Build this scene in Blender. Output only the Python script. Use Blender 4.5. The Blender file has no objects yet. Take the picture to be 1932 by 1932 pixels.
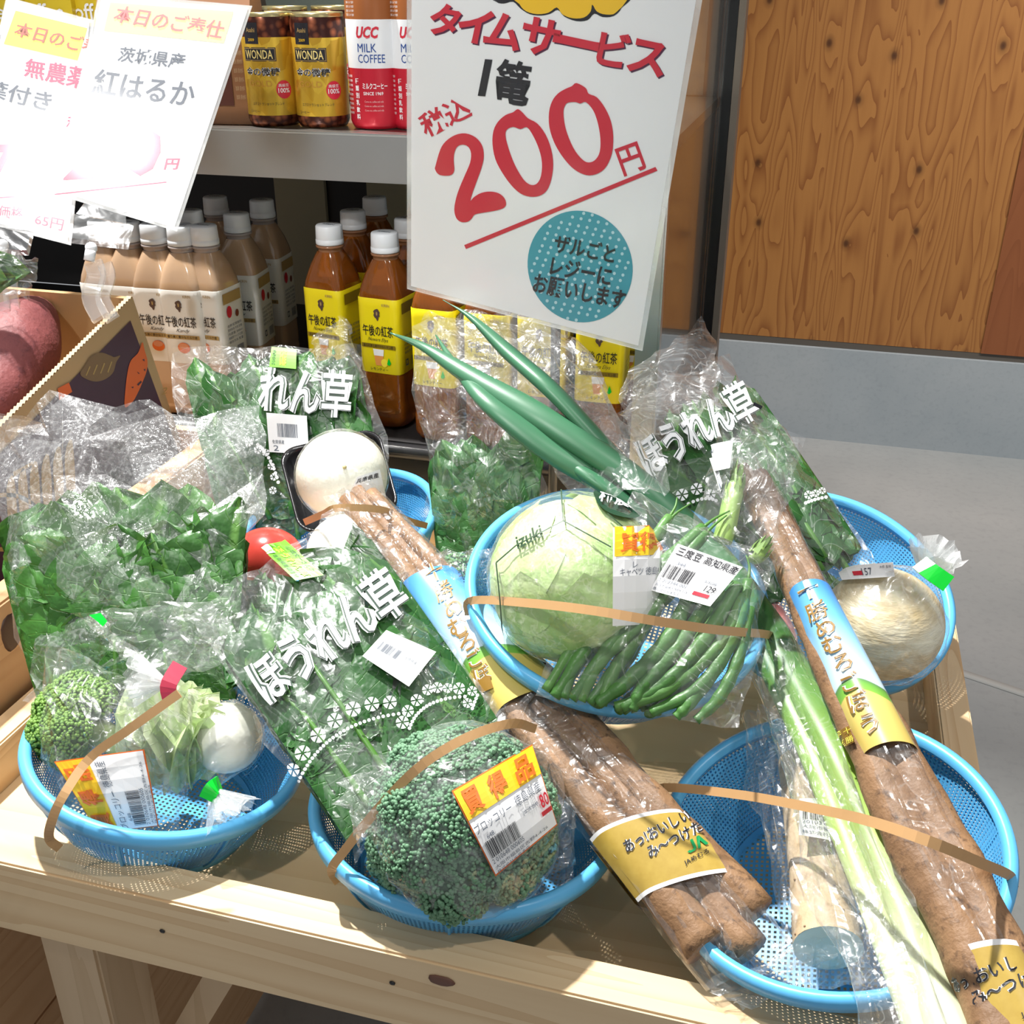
import bpy, bmesh, math, random
import numpy as np
from mathutils import Vector, noise
from mathutils.geometry import delaunay_2d_cdt
sc = bpy.context.scene
col = sc.collection
R = random.Random(7)
pi = math.pi

# ------------------------------------------------------------------ camera
F, PITCH, YAW, CZ, ZT = 2050.0, math.radians(26.4), math.radians(15.5), 1.17, 0.62
C0 = Vector((0, 0, CZ))
FW = Vector((-math.sin(YAW)*math.cos(PITCH), math.cos(YAW)*math.cos(PITCH), -math.sin(PITCH)))
RT = Vector((math.cos(YAW), math.sin(YAW), 0)); UP = RT.cross(FW)
cd = bpy.data.cameras.new('camera'); cam = bpy.data.objects.new('camera', cd); col.objects.link(cam)
cam.location = C0; cam.rotation_euler = (pi/2-PITCH, 0, YAW)
cd.sensor_width = 36; cd.lens = 36*F/1932; cd.clip_start = 0.01
sc.camera = cam
# ------------------------------------------------------------------ world, lights, exposure
w = bpy.data.worlds.new('world'); sc.world = w; w.use_nodes = True
bg = w.node_tree.nodes['Background']
bg.inputs[0].default_value = (0.93, 0.96, 1.0, 1); bg.inputs[1].default_value = 0.25
def spot(name, pos, tgt, watts, angle, blend=0.3, radius=0.03, color=(1, 1, 1)):
    l = bpy.data.lights.new(name, 'SPOT'); l.energy = watts; l.spot_size = math.radians(angle); l.spot_blend = blend
    l.shadow_soft_size = radius; l.color = color
    o = bpy.data.objects.new(name, l); col.objects.link(o); o.location = pos
    o.rotation_euler = (Vector(tgt)-Vector(pos)).to_track_quat('-Z', 'Y').to_euler()
spot('ceiling_or_fill_spot', (-1.0, 1.12, 2.85), (-0.22, 0.66, 0.65), 345, 44, 0.5, 0.035, (1.0, 0.985, 0.96))
spot('ceiling_or_fill_spot', (-0.55, -0.75, 2.75), (-0.42, 0.95, 0.85), 62, 28, 0.5, 0.035, (1.0, 0.98, 0.95))
spot('ceiling_or_fill_spot', (0.95, 0.25, 2.8), (-0.05, 0.62, 0.65), 30, 32, 0.4, 0.035, (1.0, 0.98, 0.95))
spot('ceiling_or_fill_spot', (-0.50, -2.1, 2.7), (-0.58, 0.88, 1.0), 72, 19, 0.6, 0.05, (1.0, 0.99, 0.97))
spot('ceiling_or_fill_spot', (1.5, 1.5, 2.7), (0.75, 2.7, 0.25), 130, 62, 0.8, 0.06, (1.0, 0.97, 0.92))  # fill lamp, added only to brighten the floor and kerb
spot('ceiling_or_fill_spot', (0.2, 1.5, 2.9), (0.25, 2.95, 1.0), 95, 60, 0.8, 0.06, (1.0, 0.95, 0.88))  # second added fill, lifts the plywood wall; no known fixture
sc.view_settings.view_transform = 'Standard'; sc.view_settings.look = 'None'
sc.view_settings.gamma = 1; sc.view_settings.use_curve_mapping = False
sc.view_settings.exposure = 0.62
try:
    sc.cycles.transparent_max_bounces = 32; sc.cycles.max_bounces = 10
except Exception: pass

# ------------------------------------------------------------------ helpers: pixels to places
def ray(x, y): return FW + RT*((x-966)/F) - UP*((y-966)/F)
def A(x, y, z=None, Y=None, k=None, X=None):
    d = ray(x, y)
    if z is not None: return C0 + d*((z-CZ)/d.z)
    if Y is not None: return C0 + d*(Y/d.y)
    if X is not None: return C0 + d*(X/d.x)
    return C0 + d*k
def proj(p):
    d = p-C0; k = d.dot(FW); return 966+F*d.dot(RT)/k, 966-F*d.dot(UP)/k
# ------------------------------------------------------------------ helpers: objects
def mesh(name, vs, fs, mats, parent=None, smooth=True, uv=None, fm=None, colr=None):
    me = bpy.data.meshes.new(name)
    me.from_pydata([tuple(v) for v in vs], [], [tuple(f) for f in fs])
    if not isinstance(mats, (list, tuple)): mats = [mats]
    for m in mats: me.materials.append(m)
    n = len(me.polygons)
    me.polygons.foreach_set('use_smooth', [bool(smooth)]*n)
    if fm is not None: me.polygons.foreach_set('material_index', fm)
    if uv is not None:
        l = me.uv_layers.new(name='UVMap')
        li = np.zeros(len(me.loops), dtype=np.int32); me.loops.foreach_get('vertex_index', li)
        l.data.foreach_set('uv', np.array(uv, dtype=np.float32)[li].ravel())
    if colr is not None:
        a = me.color_attributes.new('rnd', 'FLOAT_COLOR', 'POINT')
        a.data.foreach_set('color', np.array([[c, c, c, 1] for c in colr], dtype=np.float32).ravel())
    me.update()
    o = bpy.data.objects.new(name, me); col.objects.link(o)
    if parent is not None:
        o.parent = parent
        o.matrix_parent_inverse = parent.matrix_basis.inverted()
    return o
def thing(name, label, cat, loc=(0, 0, 0), group=None):
    o = bpy.data.objects.new(name, None); col.objects.link(o); o.location = loc; o.empty_display_size = .02
    return tag(o, label, cat, group)
def tag(o, label, cat, group=None):
    o['label'] = label; o['category'] = cat
    if group: o['group'] = group
    return o
def struct(o, label=None, cat=None):
    o['kind'] = 'structure'
    if label: o['label'] = label; o['category'] = cat
    return o
def copy_tree(o, loc, label, group=None, rz=None):
    r = o.copy(); col.objects.link(r); r.location = loc; r['label'] = label
    if rz is not None: r.rotation_euler.z = rz
    if group: r['group'] = group
    def rec(a, b):
        for ch in list(a.children):
            c = ch.copy(); col.objects.link(c); c.parent = b; c.matrix_parent_inverse = ch.matrix_parent_inverse.copy()
            rec(ch, c)
    rec(o, r)
    return r
class MB:
    def __init__(s): s.v = []; s.f = []; s.m = []; s.uv = []; s.c = []
    def add(s, vs, fs, m=0, uv=None, c=0.5):
        b = len(s.v); s.v += [tuple(v) for v in vs]; s.f += [tuple(i+b for i in f) for f in fs]; s.m += [m]*len(fs)
        s.uv += list(uv) if uv is not None else [(0, 0)]*len(vs); s.c += [c]*len(vs)
    def build(s, name, mats, parent=None, smooth=True): return mesh(name, s.v, s.f, mats, parent, smooth, s.uv, s.m, s.c)
def box(mb, a, b, m=0, bev=0.0):
    bm = bmesh.new(); bmesh.ops.create_cube(bm, size=1)
    for v in bm.verts: v.co = Vector([(a[i]+b[i])/2+(b[i]-a[i])*v.co[i] for i in range(3)])
    if bev: bmesh.ops.bevel(bm, geom=bm.edges[:], offset=bev, segments=2, affect='EDGES')
    bm.verts.index_update(); mb.add([v.co for v in bm.verts], [[v.index for v in f.verts] for f in bm.faces], m); bm.free()
def boxo(name, a, b, m, parent=None, bev=0.0):
    mb = MB(); box(mb, a, b, 0, bev); return mb.build(name, m, parent, False)
def prism8(mb, lo, hi, m=0):  # lo, hi: 4 points each
    mb.add(list(lo)+list(hi), [(3, 2, 1, 0), (4, 5, 6, 7)]+[(i, (i+1) % 4, 4+(i+1) % 4, 4+i) for i in range(4)], m)
def frame_at(t):
    t = t.normalized(); a = Vector((0, 0, 1)) if abs(t.z) < .9 else Vector((0, 1, 0))
    x = t.cross(a).normalized(); return x, x.cross(t).normalized()
def catmull(P, n):
    P = [Vector(p) for p in P]; out = []
    if len(P) < 3:
        return [P[0].lerp(P[-1], i/(n-1)) for i in range(n)]
    Q = [P[0]*2-P[1]]+P+[P[-1]*2-P[-2]]
    for i in range(n):
        t = i/(n-1)*(len(P)-1); k = min(int(t), len(P)-2); t -= k
        a, b, c, d = Q[k:k+4]
        out.append(.5*((2*b)+(c-a)*t+(2*a-5*b+4*c-d)*t*t+(3*b-a-3*c+d)*t**3))
    return out
def tube(mb, P, r, n=12, segs=24, m=0, bump=0.0, bs=60, flat=None, c=.5, caps=True, smoothpath=True):
    P = catmull(P, segs) if smoothpath else [Vector(p) for p in P]; L = len(P)
    rr = r if callable(r) else (lambda t: r)
    vs = []; uv = []; px = None
    for i, p in enumerate(P):
        t = (P[min(i+1, L-1)]-P[max(i-1, 0)])
        if t.length < 1e-9: t = Vector((0, 0, 1))
        if px is None: x, y = frame_at(t)
        else:
            x = (px-t*(px.dot(t)/t.length_squared)).normalized(); y = x.cross(t.normalized())
        px = x
        for j in range(n):
            a = 2*pi*j/n; q = rr(i/(L-1))
            d = x*math.cos(a)*(1 if flat is None else flat[0])+y*math.sin(a)*(1 if flat is None else flat[1])
            pt = p+d*q
            if bump: pt = pt+d*q*bump*noise.noise(pt*bs)
            vs.append(pt); uv.append((j/n, i/(L-1)))
    fs = [(i*n+j, i*n+(j+1) % n, (i+1)*n+(j+1) % n, (i+1)*n+j) for i in range(L-1) for j in range(n)]
    if caps: fs += [tuple(range(n-1, -1, -1)), tuple(range((L-1)*n, L*n))]
    mb.add(vs, fs, m, uv, c)
def lathe(mb, prof, n=48, m=0, c=(0, 0, 0), sq=None, fm=None, uv=True):
    vs = []; uvs = []; L = len(prof)
    for i, (r, z) in enumerate(prof):
        for j in range(n+1):
            a = 2*pi*j/n; f = 1.0
            if sq is not None:
                e = sq(z); f = 1/((abs(math.cos(a))**e+abs(math.sin(a))**e)**(1/e))
            vs.append((c[0]+r*f*math.cos(a), c[1]+r*f*math.sin(a), c[2]+z)); uvs.append((j/n, i/(L-1)))
    for i in range(L-1):
        fs = [(i*(n+1)+j, i*(n+1)+j+1, (i+1)*(n+1)+j+1, (i+1)*(n+1)+j) for j in range(n)]
        mi = m if fm is None else fm[i]
        if i == 0: mb.add(vs, fs, mi, uvs); base = len(mb.v)-len(vs)
        else: mb.f += [tuple(k+base for k in f) for f in fs]; mb.m += [mi]*len(fs)
_ico = {}
def ico(sub):
    if sub not in _ico:
        bm = bmesh.new(); bmesh.ops.create_icosphere(bm, subdivisions=sub, radius=1); bm.verts.index_update()
        _ico[sub] = ([v.co.copy() for v in bm.verts], [[v.index for v in f.verts] for f in bm.faces]); bm.free()
    return _ico[sub]
def ball(mb, c, r, sub=3, m=0, nz=0.0, ns=20, cc=.5):
    vs, fs = ico(sub); c = Vector(c); r = Vector(r) if not isinstance(r, (int, float)) else Vector((r, r, r))
    out = []
    for v in vs:
        p = Vector((v.x*r.x, v.y*r.y, v.z*r.z))
        if nz: p *= 1+nz*noise.noise((p+c)*ns)
        out.append(c+p)
    mb.add(out, fs, m, None, cc)
# ------------------------------------------------------------------ helpers: materials
class NT:
    def __init__(s, name):
        s.m = bpy.data.materials.new(name); s.m.use_nodes = True; s.t = s.m.node_tree; s.t.nodes.clear()
        s.out = s.n('ShaderNodeOutputMaterial')
    def n(s, typ, **kw):
        nd = s.t.nodes.new(typ)
        for k, v in kw.items():
            if k[0] == 'i' and k[1:].isdigit(): s.set(nd.inputs[int(k[1:])], v)
            elif k.startswith('in_'): s.set(nd.inputs[k[3:].replace('_', ' ')], v)
            else: setattr(nd, k, v)
        return nd
    def set(s, inp, v):
        if isinstance(v, bpy.types.NodeSocket): s.t.links.new(v, inp)
        elif isinstance(v, bpy.types.Node): s.t.links.new(v.outputs[0], inp)
        else:
            if hasattr(inp.default_value, '__len__') and not isinstance(v, (tuple, list)): v = (v,)*len(inp.default_value)
            if hasattr(inp.default_value, '__len__') and len(inp.default_value) == 4 and len(v) == 3: v = (*v, 1)
            inp.default_value = v
    def math(s, op, a, b=0.0, c=None):
        nd = s.n('ShaderNodeMath', operation=op); s.set(nd.inputs[0], a); s.set(nd.inputs[1], b)
        if c is not None: s.set(nd.inputs[2], c)
        return nd.outputs[0]
    def ramp(s, f, stops):
        nd = s.n('ShaderNodeValToRGB'); s.set(nd.inputs[0], f); e = nd.color_ramp.elements
        while len(e) < len(stops): e.new(.5)
        for el, (p, c) in zip(e, stops): el.position = p; el.color = (*c, 1) if len(c) == 3 else c
        return nd.outputs[0]
    def mix(s, f, a, b, mode='MIX'):
        nd = s.n('ShaderNodeMix', data_type='RGBA', blend_type=mode); s.set(nd.inputs[0], f); s.set(nd.inputs[6], a); s.set(nd.inputs[7], b)
        return nd.outputs[2]
    def noise(s, vec, scale, det=3, rough=.5, dist=0.0):
        nd = s.n('ShaderNodeTexNoise'); s.set(nd.inputs['Vector'], vec); nd.inputs['Scale'].default_value = scale
        nd.inputs['Detail'].default_value = det; nd.inputs['Roughness'].default_value = rough; nd.inputs['Distortion'].default_value = dist
        return nd.outputs[0]
    def obj(s): return s.n('ShaderNodeTexCoord').outputs['Object']
    def uv(s): return s.n('ShaderNodeTexCoord').outputs['UV']
    def mapv(s, v, scale=(1, 1, 1), loc=(0, 0, 0), rot=(0, 0, 0)):
        nd = s.n('ShaderNodeMapping'); s.set(nd.inputs[0], v); nd.inputs[1].default_value = loc; nd.inputs[2].default_value = rot; nd.inputs[3].default_value = scale
        return nd.outputs[0]
    def bump(s, h, st=.3, d=.002):
        nd = s.n('ShaderNodeBump'); s.set(nd.inputs['Height'], h); nd.inputs['Strength'].default_value = st; nd.inputs['Distance'].default_value = d
        return nd.outputs[0]
    def pbr(s, color, rough=.5, metal=0.0, normal=None, **kw):
        p = s.n('ShaderNodeBsdfPrincipled'); s.set(p.inputs['Base Color'], color); s.set(p.inputs['Roughness'], rough); s.set(p.inputs['Metallic'], metal)
        if normal is not None: s.set(p.inputs['Normal'], normal)
        for k, v in kw.items(): s.set(p.inputs[k.replace('_', ' ')], v)
        return p.outputs[0]
    def done(s, sh): s.t.links.new(sh, s.out.inputs[0]); return s.m
def srgb(r, g, b):
    f = lambda c: c/12.92 if c <= .04045 else ((c+.055)/1.055)**2.4
    return (f(r/255), f(g/255), f(b/255))
def flat(name, c, rough=.5, metal=0.0, var=0.06, **kw):
    t = NT(name); o = t.obj(); nz = t.noise(o, 35, 3)
    cc = t.mix(t.math('MULTIPLY', nz, var*2), c, tuple(min(1, x*.7) for x in c))
    return t.done(t.pbr(cc, rough, metal, **kw))
def wood(name, c1, c2, axis='X', s=1.0, knots=True, rough=.55, cdark=None):
    t = NT(name); o = t.obj()
    sc_ = {'X': (.9*s, 14*s, 14*s), 'Y': (14*s, .9*s, 14*s), 'Z': (14*s, 14*s, .9*s)}[axis]
    v = t.mapv(o, sc_)
    n1 = t.noise(v, 1.3, 2, .5, .6)
    g = t.math('FRACT', t.math('MULTIPLY', n1, 11))
    g = t.math('POWER', g, 2.2)
    n2 = t.noise(t.mapv(o, tuple(x*6 for x in sc_)), 1.5, 3, .6)
    f = t.math('ADD', t.math('MULTIPLY', g, .55), t.math('MULTIPLY', n2, .35))
    cc = t.mix(f, c1, c2)
    if knots:
        vo = t.n('ShaderNodeTexVoronoi'); vv = {'X': (3.2*s, 9*s, 9*s), 'Y': (9*s, 3.2*s, 9*s), 'Z': (9*s, 9*s, 3.2*s)}[axis]
        t.set(vo.inputs['Vector'], t.mapv(o, vv)); vo.inputs['Scale'].default_value = 1
        k = t.ramp(vo.outputs['Distance'], [(0, (1, 1, 1)), (.08, (.9, .9, .9)), (.14, (0, 0, 0))])
        cc = t.mix(k, cc, cdark or tuple(x*.28 for x in c2))
    b = t.bump(f, .15, .0008)
    return t.done(t.pbr(cc, rough, 0, b))
def film(name, haze=.06, rough=.09, tint=(1, 1, 1), bs=1.0, spec=1.0, wet=0.0, crease=.10):
    t = NT(name); o = t.obj()
    n1 = t.noise(o, 24*bs, 2, .5, 1.4)
    rid = t.math('ABSOLUTE', t.math('SUBTRACT', n1, .5))
    n2 = t.noise(t.mapv(o, (1, 1, 1), (3, 1, 2)), 170*bs, 2, .5, .8)
    h = t.math('ADD', t.math('MULTIPLY', rid, 1.3), t.math('MULTIPLY', n2, .045))
    hz = t.math('MULTIPLY', t.noise(o, 16, 3), haze*2)
    st = .7
    if wet:
        st = .34; dr = t.ramp(t.noise(o, 330, 2), [(.5, (0, 0, 0)), (.62, (1, 1, 1))])
        h = t.math('ADD', h, t.math('MULTIPLY', dr, .12)); hz = t.math('ADD', hz, t.math('MULTIPLY', dr, wet))
    cre = t.ramp(t.math('ABSOLUTE', t.math('SUBTRACT', t.noise(o, 24*bs, 2, .5, 1.4), .5)), [(0, (1, 1, 1)), (.006, (.6, .6, .6)), (.016, (0, 0, 0))])
    hz = t.math('ADD', hz, t.math('MULTIPLY', cre, crease))
    b = t.bump(h, st, .010)
    tr = t.n('ShaderNodeBsdfTransparent', i0=tint)
    g1 = t.n('ShaderNodeBsdfGlossy', i0=(1, 1, 1), i1=rough, in_Normal=b); g2 = t.n('ShaderNodeBsdfGlossy', i0=(1, 1, 1), i1=max(rough, .30 if crease else .12), in_Normal=b)
    gl = t.n('ShaderNodeMixShader', i0=.5); t.set(gl.inputs[1], g1.outputs[0]); t.set(gl.inputs[2], g2.outputs[0])
    df = t.n('ShaderNodeBsdfDiffuse', i0=(.92, .94, .93))
    lw = t.n('ShaderNodeLayerWeight', i0=.5); fc = t.math('ADD', .055, t.math('MULTIPLY', t.math('POWER', lw.outputs['Facing'], 4.0), .42))
    m1 = t.n('ShaderNodeMixShader'); t.set(m1.inputs[0], hz); t.set(m1.inputs[1], tr); t.set(m1.inputs[2], df)
    m2 = t.n('ShaderNodeMixShader'); t.set(m2.inputs[0], t.math('MINIMUM', t.math('MULTIPLY', fc, 1.25*spec), .8)); t.set(m2.inputs[1], m1.outputs[0]); t.set(m2.inputs[2], gl.outputs[0])
    return t.done(m2.outputs[0])
def basket_mat():
    t = NT('blue_plastic'); uv = t.uv()
    sx = t.n('ShaderNodeSeparateXYZ'); t.set(sx.inputs[0], uv)
    fu = t.math('ABSOLUTE', t.math('SUBTRACT', t.math('FRACT', sx.outputs[0]), .5))
    fv = t.math('ABSOLUTE', t.math('SUBTRACT', t.math('FRACT', sx.outputs[1]), .5))
    hole = t.math('MULTIPLY', t.math('LESS_THAN', fu, .25), t.math('LESS_THAN', fv, .26))
    p = t.pbr((.11, .45, .80), .36, 0, None, Subsurface_Weight=.12, Subsurface_Radius=(.004, .006, .01))
    tr = t.n('ShaderNodeBsdfTransparent')
    m = t.n('ShaderNodeMixShader'); t.set(m.inputs[0], hole); t.set(m.inputs[1], p); t.set(m.inputs[2], tr.outputs[0])
    return t.done(m.outputs[0])
def leaf_mat(name, c1, c2, vein):
    t = NT(name); uv = t.uv(); sx = t.n('ShaderNodeSeparateXYZ'); t.set(sx.inputs[0], uv)
    at = t.n('ShaderNodeAttribute', attribute_name='rnd')
    d = t.math('ABSOLUTE', t.math('SUBTRACT', sx.outputs[0], .5))
    mid = t.ramp(d, [(0, (1, 1, 1)), (.035, (.8, .8, .8)), (.07, (0, 0, 0))])
    sv = t.math('ABSOLUTE', t.math('SUBTRACT', t.math('FRACT', t.math('SUBTRACT', t.math('MULTIPLY', sx.outputs[1], 6), t.math('MULTIPLY', d, 3.4))), .5))
    svm = t.ramp(sv, [(0, (.35, .35, .35)), (.05, (0, 0, 0))])
    nz = t.noise(t.obj(), 60, 4, .6)
    f = t.math('ADD', t.math('MULTIPLY', at.outputs['Fac'], .75), t.math('MULTIPLY', nz, .4))
    cc = t.mix(f, c1, c2)
    cc = t.mix(t.math('MAXIMUM', mid, svm), cc, vein)
    h = t.math('ADD', t.math('MULTIPLY', t.noise(t.obj(), 110, 2), .7), t.math('MULTIPLY', svm, -.5))
    b = t.bump(h, .5, .004)
    p = t.pbr(cc, .38, 0, b)
    tl = t.n('ShaderNodeBsdfTranslucent', i0=t.mix(.5, cc, (.25, .45, .05)))
    m = t.n('ShaderNodeMixShader', i0=.18); t.set(m.inputs[1], p); t.set(m.inputs[2], tl.outputs[0])
    return t.done(m.outputs[0])
def root_mat(name, c1, c2, cd, sc_=1.0, rough=.6):
    t = NT(name); o = t.obj()
    n1 = t.noise(o, 38*sc_, 4, .6); n2 = t.noise(o, 160*sc_, 3, .6)
    cc = t.mix(t.ramp(n1, [(.3, (0, 0, 0)), (.7, (1, 1, 1))]), c1, c2)
    cc = t.mix(t.ramp(n2, [(.55, (0, 0, 0)), (.72, (1, 1, 1))]), cc, cd)
    return t.done(t.pbr(cc, rough, 0, t.bump(t.math('ADD', n1, t.math('MULTIPLY', n2, .6)), .6, .003)))

M = {}
M['pine'] = wood('pine_wood', (.80, .60, .36), (.62, .40, .20), 'X', 1.0)
M['pineY'] = wood('pine_wood_rail', (.80, .58, .34), (.58, .35, .17), 'Y', 1.0, False)
M['pineZ'] = wood('pine_wood_leg', (.62, .45, .28), (.50, .34, .19), 'Z', 1.0, False)
M['ply'] = wood('plywood_board', (.82, .60, .35), (.70, .46, .23), 'X', .6, True)
M['cratew'] = wood('crate_wood', (.62, .38, .20), (.46, .25, .11), 'Y', .9, True)
M['white'] = flat('white_paper', (.86, .87, .88), .35, 0, .02)
M['white_tag'] = flat('white_label_paper', (.88, .88, .88), .4, 0, .02)
M['red'] = flat('red_ink', (.62, .02, .045), .4)
M['black'] = flat('black_ink', (.012, .012, .018), .4)
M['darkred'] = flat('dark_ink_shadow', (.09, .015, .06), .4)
M['grayink'] = flat('gray_ink', (.10, .12, .16), .4)
M['pinkink'] = flat('pink_red_ink', (.75, .10, .20), .4)
M['yellow'] = flat('yellow_ink', (.90, .55, .02), .4)
M['yelpale'] = flat('pale_yellow_ink', (.92, .86, .12), .4)
M['orange'] = flat('orange_ink', (.80, .16, .02), .4)
M['teal'] = flat('teal_paper', (.05, .33, .42), .4)
M['tealdot'] = flat('pale_teal_dots', (.45, .70, .76), .4)
M['silver'] = flat('brushed_steel', (.62, .61, .57), .28, 1.0, .15)
M['blackp'] = flat('black_plastic', (.012, .012, .013), .35)
M['dark'] = flat('dark_interior', (.02, .018, .018), .6)
M['khaki'] = flat('khaki_panel', (.34, .30, .19), .6)
M['cap'] = flat('white_cap', (.80, .83, .86), .35)
M['card'] = flat('cardboard', (.50, .33, .17), .75, 0, .15)
M['cardin'] = flat('cardboard_inner', (.48, .29, .13), .75, 0, .2)
M['flute'] = flat('cardboard_flute', (.62, .48, .30), .8)
M['purple'] = flat('purple_print', (.06, .022, .05), .55)
M['orangep'] = flat('orange_print', (.72, .13, .03), .55)
M['goldp'] = flat('gold_print', (.42, .28, .10), .5)
M['rubber'] = flat('tan_rubber', (.55, .32, .14), .45)
M['basket'] = basket_mat()
M['rim'] = flat('blue_plastic_rim', (.12, .48, .83), .33, 0, .02)
M['film'] = film('clear_film', .025, .06)
M['filmwet'] = film('misted_film', .05, .08, wet=.06)
M['filmfine'] = film('fine_crinkled_film', .028, .06, bs=1.15, spec=1.2)
M['filmtuft'] = film('gathered_film', .30, .12, bs=2.5, spec=1.4)
M['acrylic'] = film('clear_acrylic', .05, .05, bs=.3, spec=1.6, crease=0)
M['lamin'] = film('laminate_film', .02, .12, bs=.05, spec=.4, crease=0)
M['lambord'] = film('laminate_border', .30, .12, bs=.1, spec=1.0, crease=0)
M['glass'] = film('side_glass', .012, .02, (.93, .94, .92), bs=.01, spec=1.3, crease=0)
M['spin'] = leaf_mat('spinach_leaf', (.010, .060, .012), (.035, .135, .028), (.10, .25, .05))
M['koma'] = leaf_mat('bright_leaf', (.010, .06, .012), (.06, .20, .03), (.13, .30, .06))
M['pale'] = leaf_mat('pale_leaf', (.025, .11, .03), (.07, .22, .06), (.13, .30, .09))
M['stem'] = flat('green_stem', (.075, .215, .03), .4, 0, .3)
M['bean'] = root_mat('green_bean_skin', (.050, .155, .03), (.085, .23, .05), (.06, .18, .035), .5, .42)
M['beanpale'] = root_mat('pale_bean_skin', (.08, .20, .045), (.11, .26, .065), (.08, .2, .04), .5, .42)
M['burdock'] = root_mat('burdock_skin', (.19, .10, .045), (.33, .185, .09), (.08, .04, .02))
M['yam'] = root_mat('yam_skin', (.52, .38, .22), (.62, .48, .31), (.36, .25, .13), .7)
M['yamcut'] = flat('yam_flesh', (.72, .68, .52), .5)
M['sweet'] = root_mat('sweet_potato_skin', (.17, .042, .045), (.23, .062, .060), (.12, .03, .035), .7)
M['turnip'] = root_mat('turnip_skin', (.86, .86, .76), (.80, .80, .68), (.82, .82, .70), .4, .35)
M['tomato'] = flat('red_tomato_skin', (.62, .06, .045), .22)
M['gtape'] = flat('green_tape', (.0, .55, .03), .3)
M['rtape'] = flat('red_tape', (.62, .05, .10), .35)
M['lime'] = flat('lime_label', (.13, .43, .02), .4)
M['limey'] = flat('yellow_lettering', (.90, .85, .05), .4)
M['concrete'] = None
# ------------------------------------------------------------------ flat marks: text, shapes, decals
def curve_mesh(c):
    o = bpy.data.objects.new('tmp', c); col.objects.link(o)
    me = bpy.data.meshes.new_from_object(o.evaluated_get(bpy.context.evaluated_depsgraph_get()))
    vs = [v.co.copy() for v in me.vertices]; fs = [tuple(p.vertices) for p in me.polygons]
    bpy.data.objects.remove(o); bpy.data.meshes.remove(me)
    return vs, fs
_tc = {}
def text2d(s, bold=.012, shear=0.0):
    k = (s, bold, shear)
    if k not in _tc:
        c = bpy.data.curves.new('t', 'FONT'); c.body = s; c.offset = bold; c.shear = shear; c.resolution_u = 2
        vs, fs = curve_mesh(c); bpy.data.curves.remove(c)
        x0 = min(v.x for v in vs); x1 = max(v.x for v in vs); y0 = min(v.y for v in vs); y1 = max(v.y for v in vs)
        _tc[k] = ([((v.x-x0)/(x1-x0+1e-9), (v.y-y0)/(y1-y0+1e-9)) for v in vs], fs, (x1-x0)/(y1-y0+1e-9))
    return _tc[k]
def poly2d(loops, smooth=0):
    c = bpy.data.curves.new('p', 'CURVE'); c.dimensions = '2D'; c.fill_mode = 'BOTH'
    for lp in loops:
        if smooth:
            q = [Vector((x, y, 0)) for x, y in lp]; n = len(q); pts = []
            for i in range(n):
                a, b, c_, d = q[i-1], q[i], q[(i+1) % n], q[(i+2) % n]
                for s in range(smooth):
                    t = s/smooth
                    pts.append(.5*((2*b)+(c_-a)*t+(2*a-5*b+4*c_-d)*t*t+(3*b-a-3*c_+d)*t**3))
        else: pts = [Vector((x, y, 0)) for x, y in lp]
        sp = c.splines.new('POLY'); sp.points.add(len(pts)-1); sp.use_cyclic_u = True
        for p, v in zip(sp.points, pts): p.co = (v.x, v.y, 0, 1)
    vs, fs = curve_mesh(c); bpy.data.curves.remove(c)
    return [(v.x, v.y) for v in vs], fs
def rect2d(n=6, m=6):
    return [(i/n, j/m) for j in range(m+1) for i in range(n+1)], [(j*(n+1)+i, j*(n+1)+i+1, (j+1)*(n+1)+i+1, (j+1)*(n+1)+i) for j in range(m) for i in range(n)]
def disc2d(n=28): return [(.5, .5)]+[(.5+.5*math.cos(2*pi*i/n), .5+.5*math.sin(2*pi*i/n)) for i in range(n)], [(0, 1+i, 1+(i+1) % n) for i in range(n)]
def bars2d(seed=1, n=30):
    r = random.Random(seed); v = []; f = []; x = 0
    while x < 1:
        wd = r.choice([.01, .014, .02, .03]); b = len(v)
        v += [(x, 0), (min(1, x+wd), 0), (min(1, x+wd), 1), (x, 1)]; f.append((b, b+1, b+2, b+3)); x += wd+r.choice([.012, .018, .026])
    return v, f
def star2d():
    v = []; f = []
    for i in range(6):
        a = 2*pi*i/6; b = len(v)
        for da, rr in ((-.40, .5), (0, .5), (.40, .5), (0, .1)): v.append((.5+rr*math.cos(a+da), .5+rr*math.sin(a+da)))
        f.append((b, b+1, b+2, b+3))
    return v, f
def rq(cx, cy, wd, ht, ang=0):  # TL TR BR BL around a centre, angle clockwise in degrees
    a = math.radians(ang); ux, uy = math.cos(a)*wd/2, math.sin(a)*wd/2; vx, vy = -math.sin(a)*ht/2, math.cos(a)*ht/2
    return [(cx-ux-vx, cy-uy-vy), (cx+ux-vx, cy+uy-vy), (cx+ux+vx, cy+uy+vy), (cx-ux+vx, cy-uy+vy)]
def sub(q, x0, y0, x1, y1):  # part of a quad, x right and y down in 0..1
    def P(x, y): return tuple((1-x)*(1-y)*q[0][i]+x*(1-y)*q[1][i]+x*y*q[2][i]+(1-x)*y*q[3][i] for i in (0, 1))
    return [P(x0, y0), P(x1, y0), P(x1, y1), P(x0, y1)]
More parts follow.
